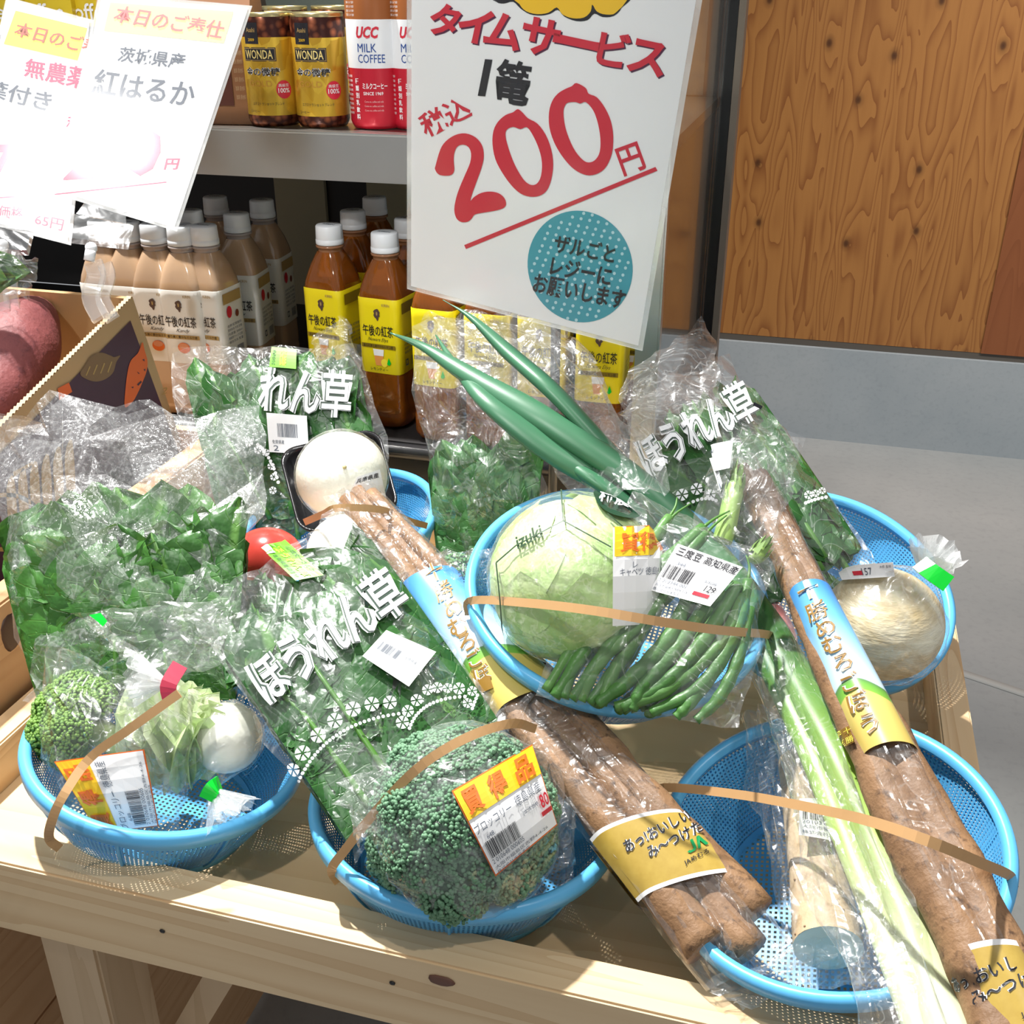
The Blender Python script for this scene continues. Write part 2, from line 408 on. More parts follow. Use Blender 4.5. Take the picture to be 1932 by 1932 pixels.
class Dec:
    def __init__(s, surf): s.surf = surf; s.mb = MB(); s.mats = []
    def add(s, m2, quad, mat, h=.0006, n=4):
        mat = M[mat] if isinstance(mat, str) else mat
        if mat not in s.mats: s.mats.append(mat)
        g = [[None]*(n+1) for _ in range(n+1)]
        for j in range(n+1):
            for i in range(n+1):
                x, y = i/n, 1-j/n
                q = [(1-x)*(1-y)*quad[0][k]+x*(1-y)*quad[1][k]+x*y*quad[2][k]+(1-x)*y*quad[3][k] for k in (0, 1)]
                p, nn = s.surf.hit(*q); g[j][i] = p+nn*h
        vs = []
        for x, y in m2[0]:
            x = min(max(x, 0), 1)*n; y = min(max(y, 0), 1)*n; i = min(int(x), n-1); j = min(int(y), n-1); x -= i; y -= j
            vs.append(g[j][i]*((1-x)*(1-y))+g[j][i+1]*(x*(1-y))+g[j+1][i+1]*(x*y)+g[j+1][i]*((1-x)*y))
        s.mb.add(vs, m2[1], s.mats.index(mat)); return s
    def text(s, t, quad, mat, h=.0009, bold=.012, shear=0.0, n=4): return s.add(text2d(t, bold, shear), quad, mat, h, n)
    def fit(s, t, cx, cy, ht, ang, mat, h=.0009, bold=.012, shear=0.0, sx=1.0):
        m = text2d(t, bold, shear); return s.add(m, rq(cx, cy, ht*m[2]*sx, ht, ang), mat, h)
    def raw(s, loops, mat, h=.0006, smooth=0):  # loops already in the surface's own 2D coordinates
        mat = M[mat] if isinstance(mat, str) else mat
        if mat not in s.mats: s.mats.append(mat)
        v, f = poly2d(loops, smooth); out = []
        for x, y in v:
            p, nn = s.surf.hit(x, y); out.append(p+nn*h)
        s.mb.add(out, f, s.mats.index(mat)); return s
    def build(s, name, parent): return s.mb.build(name, s.mats, parent, False)
class PlaneSurf:      # a world plane met along a line of sight
    def __init__(s, O, N): s.O = O; s.N = N if N.dot(C0-O) > 0 else -N
    def hit(s, x, y):
        d = ray(x, y); return C0+d*((s.O-C0).dot(s.N)/d.dot(s.N)), s.N
class LocalSurf:      # local plane with axes
    def __init__(s, O, ex, ey): s.O = Vector(O); s.ex = Vector(ex); s.ey = Vector(ey); s.N = s.ex.cross(s.ey).normalized()
    def hit(s, x, y): return s.O+s.ex*x-s.ey*y, s.N
class CylSurf:        # x: angle in radians right of -Y, y: height
    def __init__(s, r): s.r = r if callable(r) else (lambda z: r)
    def hit(s, x, y):
        n = Vector((math.sin(x), -math.cos(x), 0)); return n*s.r(y)+Vector((0, 0, y)), n
class SphereSurf:
    def __init__(s, c, r): s.c = Vector(c); s.r = r
    def hit(s, x, y):
        d = ray(x, y).normalized(); L = s.c-C0; b = L.dot(d); q = b*b-L.length_squared+s.r*s.r
        p = C0+d*(b-math.sqrt(q) if q > 0 else b); n = (p-s.c).normalized(); return s.c+n*s.r, n
# ------------------------------------------------------------------ clear bags
class Bag:
    def __init__(s, TL, TR, BR, BL, T, camber=0.0, pu=.55, pv=.5, open_top=False, wdrop=0.0):
        s.q = [Vector(p) for p in (TL, TR, BR, BL)]; s.T = T; s.cam = camber; s.pu = pu; s.pv = pv; s.open = open_top
        n = (s.q[1]-s.q[3]).cross(s.q[2]-s.q[0]).normalized(); s.n = n if n.dot(C0-s.q[0]) > 0 else -n
        s.W = ((s.q[1]-s.q[0]).length+(s.q[2]-s.q[3]).length)/2; s.H = ((s.q[3]-s.q[0]).length+(s.q[2]-s.q[1]).length)/2
    def base(s, u, v):
        q = s.q; return q[0]*((1-u)*(1-v))+q[1]*(u*(1-v))+q[2]*(u*v)+q[3]*((1-u)*v)+s.n*(s.cam*4*u*(1-u))
    def half(s, u, v):
        a = max(math.sin(pi*min(max(u, 0), 1)), 0)**s.pu
        vv = min(max(v, 0), 1)
        b = (max(math.cos(pi/2*vv), 0)**s.pv*(.35+.65*min(1, vv*2.2)) if s.open else max(math.sin(pi*vv), 0)**s.pv)
        return s.T*a*b
    def S(s, u, v, w=1.0): return s.base(u, v)+s.n*(s.half(u, v)*w)
    def hit(s, x, y):
        u = v = .5
        for _ in range(9):
            p = proj(s.S(u, v)); e = .004; pu_ = proj(s.S(u+e, v)); pv_ = proj(s.S(u, v+e))
            a, b, c, d = (pu_[0]-p[0])/e, (pv_[0]-p[0])/e, (pu_[1]-p[1])/e, (pv_[1]-p[1])/e
            det = a*d-b*c
            if abs(det) < 1e-6: break
            rx, ry = x-p[0], y-p[1]
            u += max(-.25, min(.25, (d*rx-b*ry)/det)); v += max(-.25, min(.25, (a*ry-c*rx)/det))
            u = min(max(u, -.05), 1.05); v = min(max(v, -.05), 1.05)
        s.last = (u, v)
        e = .02; n = (s.S(u+e, v)-s.S(u-e, v)).cross(s.S(u, v+e)-s.S(u, v-e))
        n = n.normalized() if n.length > 1e-9 else s.n
        if n.dot(s.n) < 0: n = -n
        return s.S(u, v), n
    def film(s, name, mat, parent=None, pts=170, amp=.0035, edge=.012, seed=1, back=True, grow=.0015, nb=14):
        r = random.Random(seed); P = []
        for i in range(nb): P += [(i/nb, 0), (1, i/nb), (1-i/nb, 1), (0, 1-i/nb)]
        nbnd = len(P)
        P += [(r.uniform(.02, .98), r.uniform(.02, .98)) for _ in range(pts)]
        res = delaunay_2d_cdt([Vector(p) for p in P], [], [], 0, 1e-5)
        V2, tris = res[0], res[2]; mb = MB(); off = []
        for k, (u, v) in enumerate(V2):
            ed = min(u, 1-u, v, 1-v) < .001
            off.append(Vector([edge*noise.noise(Vector((u*5+seed*3.7, v*5, j*9.1))) for j in range(3)]) if ed else Vector((0, 0, 0)))
        for side in ((1, -1) if back else (1,)):
            vs = []
            for k, (u, v) in enumerate(V2):
                ed = min(u, 1-u, v, 1-v) < .001
                vs.append(s.S(u, v, side)+off[k]+s.n*side*(0 if ed else grow+r.uniform(-amp, amp*.45)))
            mb.add(vs, tris if side == 1 else [t[::-1] for t in tris])
        return mb.build(name, mat, parent, False)
def blob_film(name, c, r, gather, mat, parent=None, seed=1, amp=.035, neck=.35, sub=3, tuft=None):
    vs, fs = ico(sub); rr = random.Random(seed); c = Vector(c); r = Vector(r) if not isinstance(r, (int, float)) else Vector((r, r, r)); g = Vector(gather).normalized(); mb = MB(); out = []
    for v in vs:
        d = v.dot(g); k = 1+rr.uniform(-amp, amp*.8); p = Vector((v.x*r.x, v.y*r.y, v.z*r.z))*k
        if d > .55:
            t = (d-.55)/.45; ax = g*p.dot(g); p = ax*(1+neck*t*t)+(p-ax)*(1-.25*t)
        out.append(c+p)
    mb.add(out, fs)
    return mb.build(name, mat, parent, False)
def tuft(name, base, d, length, rad, mat, parent=None, seed=3, n=26):
    rr = random.Random(seed); d = Vector(d).normalized(); x, y = frame_at(d); mb = MB(); base = Vector(base)
    for k in range(3):
        vs = []
        for i in range(n+1):
            a = 2*pi*i/n; q = .18*rad
            vs.append(base+(x*math.cos(a)+y*math.sin(a))*q)
        for i in range(n+1):
            a = 2*pi*i/n+rr.uniform(-.1, .1); q = rad*(.45+.25*k+.35*rr.random())
            vs.append(base+d*length*(.7+.35*rr.random())+(x*math.cos(a)+y*math.sin(a))*q)
        mb.add(vs, [(i, i+1, n+2+i, n+1+i) for i in range(n)])
    return mb.build(name, mat, parent, False)
def strip(mb, P, wd, up, m=0, segs=20, th=.0008):
    P = catmull(P, segs); L = len(P); vs = []
    for i, p in enumerate(P):
        t = (P[min(i+1, L-1)]-P[max(i-1, 0)]).normalized(); u = up(p) if callable(up) else Vector(up)
        sd = t.cross(u).normalized(); nn = sd.cross(t).normalized()
        for a, b in ((-1, -1), (1, -1), (1, 1), (-1, 1)): vs.append(p+sd*(a*wd/2)+nn*(b*th/2))
    fs = [(4*i+j, 4*i+(j+1) % 4, 4*(i+1)+(j+1) % 4, 4*(i+1)+j) for i in range(L-1) for j in range(4)]
    fs += [(3, 2, 1, 0), (4*L-4, 4*L-3, 4*L-2, 4*L-1)]
    mb.add(vs, fs, m)
def leaf_in(bag, mb, p0, p1, wd, w0, rnd, r, stem=None, ripple=.006, blade=0.0, curl=0.0, fl=1.0):
    """a leaf in a bag's own (u, v) frame, from base p0 to tip p1; wd in metres"""
    W, H = bag.W, bag.H; a = Vector((p0[0]*W, p0[1]*H)); b = Vector((p1[0]*W, p1[1]*H)); d = b-a; ln = d.length; d.normalize(); sd = Vector((-d.y, d.x))
    ns, nt = 6, 11; vs = []; uv = []; ph = r.uniform(0, 6); bend = r.uniform(-.10, .10)*ln; tw = r.uniform(-.5, .5)*fl
    for j in range(nt+1):
        t = j/nt; tt = blade+(1-blade)*t
        wid = wd*(math.sin(pi*min(1, max(0.0, t))**.75)**.75 if 0 < t < 1 else .02)
        c = a.lerp(b, tt)+sd*bend*math.sin(pi*t)
        for i in range(ns+1):
            s = i/ns*2-1
            q = c+sd*(s*wid/2)+d*(-abs(s)**1.5*wid*.18*(1-t))
            u = min(max(q.x/W, .02), .98); v = min(max(q.y/H, .015), .985)
            hh = bag.half(u, v); off = hh*w0+(abs(s)-.4)*wid*.16*fl+s*wid*tw*.25+ripple*abs(s)*math.sin(t*13+ph+s)+curl*t*t*ln+ripple*.5*math.sin(s*4+t*5+ph)
            off = max(-hh*.93-.001, min(hh*.93, off)); vs.append(bag.base(u, v)+bag.n*off); uv.append((i/ns, t))
    mb.add(vs, [(j*(ns+1)+i, j*(ns+1)+i+1, (j+1)*(ns+1)+i+1, (j+1)*(ns+1)+i) for j in range(nt) for i in range(ns)], 0, uv, rnd)
    if stem is not None:
        P = []
        for t in (0, .33, .66, 1, 1.5):
            q = a.lerp(b, blade*t) if blade else a.lerp(b, .25*t)
            q = q+(sd*bend*math.sin(pi*max(0, (t-1)*.3)) if t > 1 else Vector((0, 0)))
            u = min(max(q.x/W, .02), .98); v = min(max(q.y/H, .01), .99); hh = bag.half(u, v)
            P.append(bag.base(u, v)+bag.n*(max(-hh*.9, min(hh*.88, hh*w0+.002))))
        tube(stem, P, lambda t: .0028*(1-.45*t), 6, 9)
def bunch(bag, label, leafm, n, seed, name='spinach_bunch', cat='spinach', fan=(.1, .9), tipv=(.05, .55), basev=(.8, 1.0), wd=(.035, .06), group=None, blade=.45, stemw=(.3, .7), ripple=.006, big=7):
    r = random.Random(seed); t = thing(name, label, cat, bag.S(.5, .95, 0)); lv, st = MB(), MB()
    for i in range(n):
        x = r.uniform(*fan); p1 = (x, r.uniform(*tipv)); p0 = (stemw[0]+(stemw[1]-stemw[0])*((x-fan[0])/(fan[1]-fan[0]))+r.uniform(-.05, .05), r.uniform(*basev))
        leaf_in(bag, lv, p0, p1, r.uniform(*wd), -0.9+1.75*(i+.5)/n, r.random(), r, st if i % 4 == 0 else None, ripple, blade)
    for i in range(n//2):   # lower leaves, tips turned down the bag
        x = r.uniform(*fan); v1 = r.uniform(tipv[1], (tipv[1]+basev[0])/2); leaf_in(bag, lv, (x+r.uniform(-.12, .12), min(.97, v1+r.uniform(.3, .42))), (x, v1), r.uniform(*wd)*1.1, -0.85+1.7*r.random(), r.random(), r, None, ripple, .12)
    for i in range(big):   # broad leaves pressed flat against the film
        x = fan[0]+(fan[1]-fan[0])*(i+.5+r.uniform(-.3, .3))/big; v1 = tipv[0]+(tipv[1]-tipv[0])*r.uniform(.15, 1.0); leaf_in(bag, lv, (x+r.uniform(-.1, .1), min(.98, v1+r.uniform(.36, .5))), (x, v1), r.uniform(*wd)*1.0, .72+.02*i, r.random(), r, None, ripple*.6, .0, 0, .25)
    lv.build('leaves', leafm, t); st.build('stems', M['stem'], t)
    return t
def sticker(surf, q, parent, rows, h=.0022, base='white_tag', name='sticker', n=6):
    """rows: (kind, text, x0, y0, x1, y1, material, bold) in 0..1 of the label"""
    d = Dec(surf); d.add(rect2d(6, 6), q, base, h, n); o = d.build(name, parent)
    l = Dec(surf)
    for kind, tx, x0, y0, x1, y1, mt, bold in rows:
        s = sub(q, x0, y0, x1, y1)
        if kind == 't': l.text(tx, s, mt, h+.0005, bold)
        elif kind == 'r': l.add(rect2d(4, 4), s, mt, h+.0003)
        elif kind == 'b': l.add(bars2d(int(tx)), s, mt, h+.0004)
    if l.mats: l.build('lettering', o)
    return o
# ================================================================== the setting
def concrete(name, c1, c2, sc_=1.0):
    t = NT(name); o = t.obj(); n1 = t.noise(o, 2.2*sc_, 5, .6); n2 = t.noise(o, 60*sc_, 3, .6)
    cc = t.mix(t.ramp(n1, [(.3, (0, 0, 0)), (.7, (1, 1, 1))]), c1, c2)
    cc = t.mix(t.math('MULTIPLY', t.ramp(n2, [(.5, (0, 0, 0)), (.8, (1, 1, 1))]), .25), cc, tuple(x*.6 for x in c1))
    return t.done(t.pbr(cc, .75, 0, t.bump(n2, .15, .001)))
M['concrete'] = concrete('concrete_floor', (.29, .30, .30), (.36, .36, .355))
M['kerbm'] = concrete('kerb_concrete', (.30, .34, .37), (.38, .41, .43), 1.5)
def wallwood(name, c1, c2):
    t = NT(name); o = t.obj(); sx = t.n('ShaderNodeSeparateXYZ'); t.set(sx.inputs[0], o)
    X = t.math('MULTIPLY', t.math('FRACT', t.math('MULTIPLY', sx.outputs[0], 2.55)), 1/2.55)   # veneer repeats round the log
    cb = t.n('ShaderNodeCombineXYZ'); t.set(cb.inputs[0], X); t.set(cb.inputs[1], t.math('MULTIPLY', t.math('FLOOR', t.math('MULTIPLY', sx.outputs[0], 2.55)), .015)); t.set(cb.inputs[2], sx.outputs[2])
    v = cb.outputs[0]
    c2d = t.n('ShaderNodeCombineXYZ'); t.set(c2d.inputs[0], t.math('MULTIPLY', X, 6.0)); t.set(c2d.inputs[1], t.math('MULTIPLY', sx.outputs[2], 4.2))
    vo = t.n('ShaderNodeTexVoronoi', voronoi_dimensions='2D'); t.set(vo.inputs['Vector'], c2d.outputs[0]); vo.inputs['Scale'].default_value = 1; vo.inputs['Randomness'].default_value = .85
    kd = vo.outputs['Distance']
    pull = t.ramp(kd, [(0, (1, 1, 1)), (.45, (0, 0, 0))])
    n1 = t.noise(t.mapv(v, (7, 7, .55)), 1.6, 2, .5, .4)
    ph = t.math('ADD', t.math('MULTIPLY', n1, 15), t.math('MULTIPLY', pull, 1.6))
    g = t.math('POWER', t.math('FRACT', ph), 3.0)
    n2 = t.noise(t.mapv(v, (120, 120, 3)), 1, 3, .6)
    f = t.math('ADD', t.math('MULTIPLY', g, .7), t.math('MULTIPLY', n2, .3))
    cc = t.mix(f, c1, c2)
    kn = t.ramp(kd, [(0, (1, 1, 1)), (.028, (.85, .85, .85)), (.05, (.35, .35, .35)), (.10, (0, 0, 0))])
    cc = t.mix(kn, cc, tuple(x*.35 for x in c2))
    return t.done(t.pbr(cc, .45))
M['wallw'] = wallwood('wall_plywood', (.40, .175, .045), (.20, .062, .013))
M['wallred'] = wood('red_brown_board', (.26, .085, .028), (.20, .06, .018), 'Z', .6, False, .4)
WY = 2.955
struct(boxo('floor', (-3, -1.5, -.05), (3.2, 3.3, 0), M['concrete']))
struct(boxo('trim_1', (-.6, WY+.001, .262), (2.6, WY+.06, .282), flat('trim_metal', (.10, .085, .07), .5)))
struct(boxo('baseboard_back', (-1.6, WY-.012, 0), (2.6, WY+.05, .262), M['kerbm']))
xr = A(1889, 470, Y=WY).x
struct(boxo('wall_back', (-2.6, WY, .28), (xr, WY+.05, 2.6), M['wallw']))
struct(boxo('wall_right', (xr, WY-.004, .28), (2.6, WY+.05, 2.6), M['wallred']))
a0 = A(1828, 1274, z=.001); a1 = A(1960, 1318, z=.001)
dd = (a1-a0).normalized(); mb = MB()
strip(mb, [a0-dd*1.5, a1+dd*2], .022, (0, 0, 1), 0, 2, .002); j = mb.build('trim_2', flat('floor_joint', (.46, .46, .44), .6)); struct(j)

# ================================================================== wooden display tray on legs
tray = thing('display_tray', 'pale pine tray table with raised rails carrying the blue baskets', 'display table', (-.19, .7, 0))
XL, XR, YF, YB = -.538, .159, .416, .985
boxo('tray_board', (XL, YF+.004, ZT-.012), (XR, YB, ZT), M['ply'], tray)
boxo('front_rail', (XL-.024, YF, ZT-.022), (XR+.002, YF+.028, ZT+.040), M['pine'], tray, .0015)
boxo('side_rail', (XR-.024, YF+.0285, ZT-.02), (XR, YB, ZT+.038), M['pineY'], tray, .0015)
boxo('side_rail', (XL-.024, YF+.0285, ZT-.02), (XL, YB, ZT+.038), M['pineY'], tray, .0015)
boxo('back_rail', (XL, YB-.024, ZT-.02), (XR-.0245, YB, ZT+.036), M['pine'], tray)
for n, (x, y) in enumerate(((-.472, YF+.03), (XR-.075, YF+.03), (-.50, YB-.09), (XR-.075, YB-.09))):
    boxo('leg', (x, y, 0), (x+.046, y+.05, ZT-.0125), M['pineZ'], tray, .002)
mb = MB(); P = A(440, 1800, Y=YF+.09); P.z = min(P.z, ZT-.02); Q = A(345, 1960, Y=YF+.09)
dv = (Q-P).normalized(); P = P-dv*.02; Q = P+dv*.5; s = Vector((.016, 0, .006))
lo = [P-s, P+s, P+s+Vector((0, .02, 0)), P-s+Vector((0, .02, 0))]; prism8(mb, lo, [p+(Q-P) for p in lo]); mb.build('brace', M['pineZ'], tray, False)
mb = MB()
for px, py in ((740, 1855), (306, 1757)):
    p = A(px, py, Y=YF-.0005); ball(mb, p, (.0022, .0008, .0018), 1)
mb.build('screw', M['blackp'], tray)
mb = MB(); p = A(832, 1850, Y=YF-.0005); ball(mb, p, (.0085, .0012, .0042), 2, 0, .25, 200); mb.build('knot', flat('knot_wood', (.16, .07, .045), .6, 0, .3), tray)

crate = thing('wooden_crate', 'brown knotty wooden crate left of the pine tray, holding the cardboard box', 'crate', (-.8, .7, 0))
mb = MB()
boxo('side_panel', (-.592, .40, .36), (-.5665, .97, .738), M['cratew'], crate, .002)
mb = MB(); p = A(22, 1192, X=-.5665); ball(mb, p, (.0012, .012, .016), 2, 0, .25, 120); mb.build('knot', flat('crate_knot_wood', (.07, .032, .018), .6, 0, .3), crate)
boxo('bottom_board', (-1.15, .42, .52), (-.593, .97, .535), M['cratew'], crate)
boxo('front_panel', (-1.15, .42, 0), (-.593, .44, .70), wood('dark_plywood', (.17, .085, .05), (.10, .045, .025), 'Z', .6, True), crate)
boxo('back_panel', (-1.15, .972, 0), (-.593, .984, .72), M['cratew'], crate)
boxo('stand_panel', (-.592, .50, 0), (-.5665, .90, .359), M['cratew'], crate)

# ---- cardboard box of sweet potatoes (tilted forward)
ta = math.radians(15); bx = A(250, 560, X=-.62)
fv = Vector((0, -math.cos(ta), -math.sin(ta))); dn = Vector((0, math.sin(ta), -math.cos(ta))); rx = Vector((1, 0, 0))
cb = thing('cardboard_box', 'open cardboard box with purple sweet potato print on its side', 'box', bx+dn*.2)
def panel(name, O, e1, e2, nrm, th, m, par):
    mb = MB(); prism8(mb, [O, O+e1, O+e1+e2, O+e2], [p+nrm*th for p in (O, O+e1, O+e1+e2, O+e2)]); return mb.build(name, m, par, False)
BD, BW, BH = .42, .34, .20
panel('side_panel', bx-rx*.004, fv*BD, dn*BH, rx, .004, M['card'], cb)
panel('side_panel', bx-rx*BW, fv*BD, dn*BH, rx, .004, M['card'], cb)
panel('back_panel', bx-rx*(BW-.004)-fv*.0, rx*(BW-.008), dn*BH, fv, .004, M['cardin'], cb)
panel('front_panel', bx-rx*(BW-.004)+fv*(BD-.004), rx*(BW-.008), dn*BH, fv, .004, M['card'], cb)
panel('bottom', bx-rx*(BW-.004)+dn*(BH-.004)+fv*.005, rx*(BW-.008), fv*(BD-.01), dn, .004, M['cardin'], cb)
mb = MB(); vs = []; n = 90
for i in range(n):
    p = bx-rx*.0045+fv*(BD*(i/n)); a = p+fv*(BD/n*.5)
    mb.add([p-dn*.0004, p+rx*.005-dn*.0004, a+rx*.005-dn*.002, a-dn*.002], [(0, 1, 2, 3)]); b = a+fv*(BD/n*.5)
    mb.add([a-dn*.002, a+rx*.005-dn*.002, b+rx*.005-dn*.0004, b-dn*.0004], [(0, 1, 2, 3)])
mb.build('corrugated_edge', M['flute'], cb, False)
ls = LocalSurf(bx+rx*.0003, fv, -dn); ls.N = rx      # x: towards the viewer, y: down (negated in hit)
class BoxSide:
    def hit(s, x, y): return bx+fv*x+dn*y, rx
pr_ = Dec(BoxSide())
pr_.raw([[(.015, .017), (.41, .017), (.41, .197), (.010, .197)]], 'purple', .0008)
def bpix(q):   # photo pixels on the box side
    return [(lambda p: ((p-bx).dot(fv), (p-bx).dot(dn)))(A(x, y, X=bx.x)) for x, y in q]
z4 = lambda q: [(x/4.025, 360+y/4.025) for x, y in q]
pr_.raw([bpix(z4([(1073, 1150), (1090, 1210), (1112, 1290), (1105, 1370), (1075, 1450), (1040, 1530), (1000, 1600), (940, 1640), (945, 1500), (960, 1380), (985, 1290), (1040, 1230)]))], 'orangep', .0012, 5)
for q in ([(1070, 1282), (1085, 1275), (1090, 1295)], [(1030, 1370), (1050, 1385), (1045, 1392)], [(1080, 1355), (1095, 1350), (1092, 1372)], [(1030, 1470), (1060, 1440), (1068, 1452), (1040, 1480)], [(985, 1490), (1005, 1485), (1000, 1500)]):
    pr_.raw([bpix(z4(q))], 'purple', .0015)
pr_.raw([bpix(z4([(600, 1390), (640, 1320), (690, 1250), (760, 1228), (830, 1250), (860, 1262), (905, 1250), (875, 1300), (850, 1380), (790, 1430), (720, 1448), (650, 1430)]))], flat('dim_gold_print', (.20, .115, .06), .5), .0012, 5)
for i in range(4):
    x0 = 640+i*55
    pr_.raw([bpix(z4([(x0, 1400-i*8), (x0+30, 1330-i*12), (x0+38, 1334-i*12), (x0+8, 1404-i*8)]))], 'goldp', .0014)
pr_.raw([bpix(z4([(430, 1500), (515, 1455), (540, 1525), (440, 1590)]))], 'orangep', .0012)
pr_.raw([bpix([(22, 890), (60, 870), (60, 876), (24, 900)])], 'goldp', .0012)
for i in range(6):
    pr_.raw([bpix([(10+i*22, 920-i*12), (24+i*22, 900-i*14), (30+i*22, 990-i*12), (16+i*22, 1000-i*12)])], 'goldp', .0012, 3)
def orr(cx, cy, r0, r1):
    c_ = [(cx+r0*math.cos(t*pi/14), cy+r0*.8*math.sin(t*pi/14)) for t in range(28)]; d_ = [(cx+r1*math.cos(t*pi/14), cy+r1*.8*math.sin(t*pi/14)) for t in range(28)]
    return [bpix(c_), bpix(d_)]
pr_.raw(orr(10, 985, 70, 60), 'goldp', .0012)
t2 = Dec(BoxSide())
pr_.build('printed_artwork', cb)
t2.add(text2d('2', .0), [bpix([(304, 733)])[0], bpix([(316, 728)])[0], bpix([(312, 742)])[0], bpix([(302, 745)])[0]], 'goldp', .0013, 2)
t2.build('lettering', cb)
def sweet(c, ax, L, r, label, seed):
    mb = MB(); ax = Vector(ax).normalized(); c = Vector(c)
    tube(mb, [c-ax*L*.5, c-ax*L*.25+Vector((0, 0, .006)), c+Vector((0, 0, .008)), c+ax*L*.28, c+ax*L*.5], lambda t: r*max(.05, math.sin(pi*min(.98, .03+t*.95))**.6), 20, 26, 0, .10, 28)
    o = mb.build('sweet_potato', M['sweet']); tag(o, label, 'sweet potato', 'sweet potatoes in the cardboard box')
sweet(A(18, 690, X=-.70), (.25, -.95, -.3), .19, .040, 'big red sweet potato by the box corner, just below the rim', 1)
sweet(A(-30, 775, X=-.72), (.9, -.3, -.1), .18, .036, 'red sweet potato lying lower at the photo left edge in the box', 2)
# ================================================================== refrigerated drinks case
fr = thing('display_fridge', 'steel and glass refrigerated drinks case behind the vegetables', 'fridge', (-.7, 1.2, 0))
FY, DK, SHZ = .998, .722, 1.031
FXR = -.138
boxo('base_cabinet', (-1.7, FY+.014, 0), (FXR, 1.49, DK-.012), M['blackp'], fr)
boxo('deck', (-1.7, FY, DK-.02), (FXR, 1.47, DK), M['dark'], fr, .003)
mb = MB(); tube(mb, [Vector((-1.7, FY-.004, DK-.008)), Vector((FXR, FY-.004, DK-.008))], .0085, 10, 2); mb.build('deck_edge', flat('black_edge_trim', (.03, .03, .032), .22), fr)
boxo('shelf', (-1.7, 1.035, SHZ-.012), (FXR+.001, 1.46, SHZ), M['silver'], fr)
boxo('shelf_front', (-1.7, 1.022, SHZ-.046), (FXR+.001, 1.0345, SHZ), M['silver'], fr, .002)
boxo('back_panel', (-1.7, 1.472, DK), (FXR, 1.488, 1.9), M['dark'], fr)
for x0, x1 in ((A(530, 450, Y=1.47).x, A(622, 450, Y=1.47).x), (A(700, 450, Y=1.47).x, A(775, 450, Y=1.47).x)):
    boxo('back_plate', (x0, 1.464, DK), (x1, 1.4715, SHZ-.02), M['khaki'], fr)
boxo('back_plate', (-1.4, 1.466, SHZ+.001), (FXR-.02, 1.4715, 1.6), flat('green_gray_panel', (.17, .20, .17), .5), fr)
boxo('corner_post', (FXR-.016, FY-.004, DK-.1), (FXR+.007, FY+.012, 1.75), M['silver'], fr, .002)
boxo('side_glass', (FXR+.001, FY+.0125, DK), (FXR+.006, 1.446, 1.75), M['glass'], fr)
boxo('back_post', (FXR+.004, 1.4465, .3), (FXR+.017, 1.471, 1.9), M['blackp'], fr)
boxo('side_trim', (FXR+.0175, 1.4465, .3), (FXR+.026, 1.48, 1.9), flat('dull_metal_trim', (.28, .23, .18), .45), fr)
boxo('lower_side', (FXR+.001, FY+.02, .02), (FXR+.022, 1.4455, DK-.001), M['blackp'], fr)

# ---- bottles
def portrait(d, cx, cy, s, mt):
    d.raw([[(cx+s*x, cy+s*y) for x, y in [(-.1, .5), (.15, .55), (.32, .38), (.42, .2), (.34, .02), (.42, -.12), (.26, -.22), (.2, -.42), (.05, -.62), (-.12, -.4), (-.3, -.28), (-.42, -.08), (-.34, .1), (-.42, .28), (-.28, .42)]]], mt, .0009, 4)
    d.raw([[(cx+s*x, cy+s*y) for x, y in [(-.05, .25), (.1, .25), (.14, .05), (.05, -.1), (-.06, -.02)]]], 'goldp', .0012, 3)
class BotFace:
    def __init__(s, side=0): s.side = side
    def hit(s, x, y):
        return (Vector((x*.8, -.0247, y)), Vector((0, -1, 0))) if s.side == 0 else (Vector((.0247, x*.8, y)), Vector((1, 0, 0)))
def bq(x0, y1, x1, y0): return [(x0, y1), (x1, y1), (x1, y0), (x0, y0)]
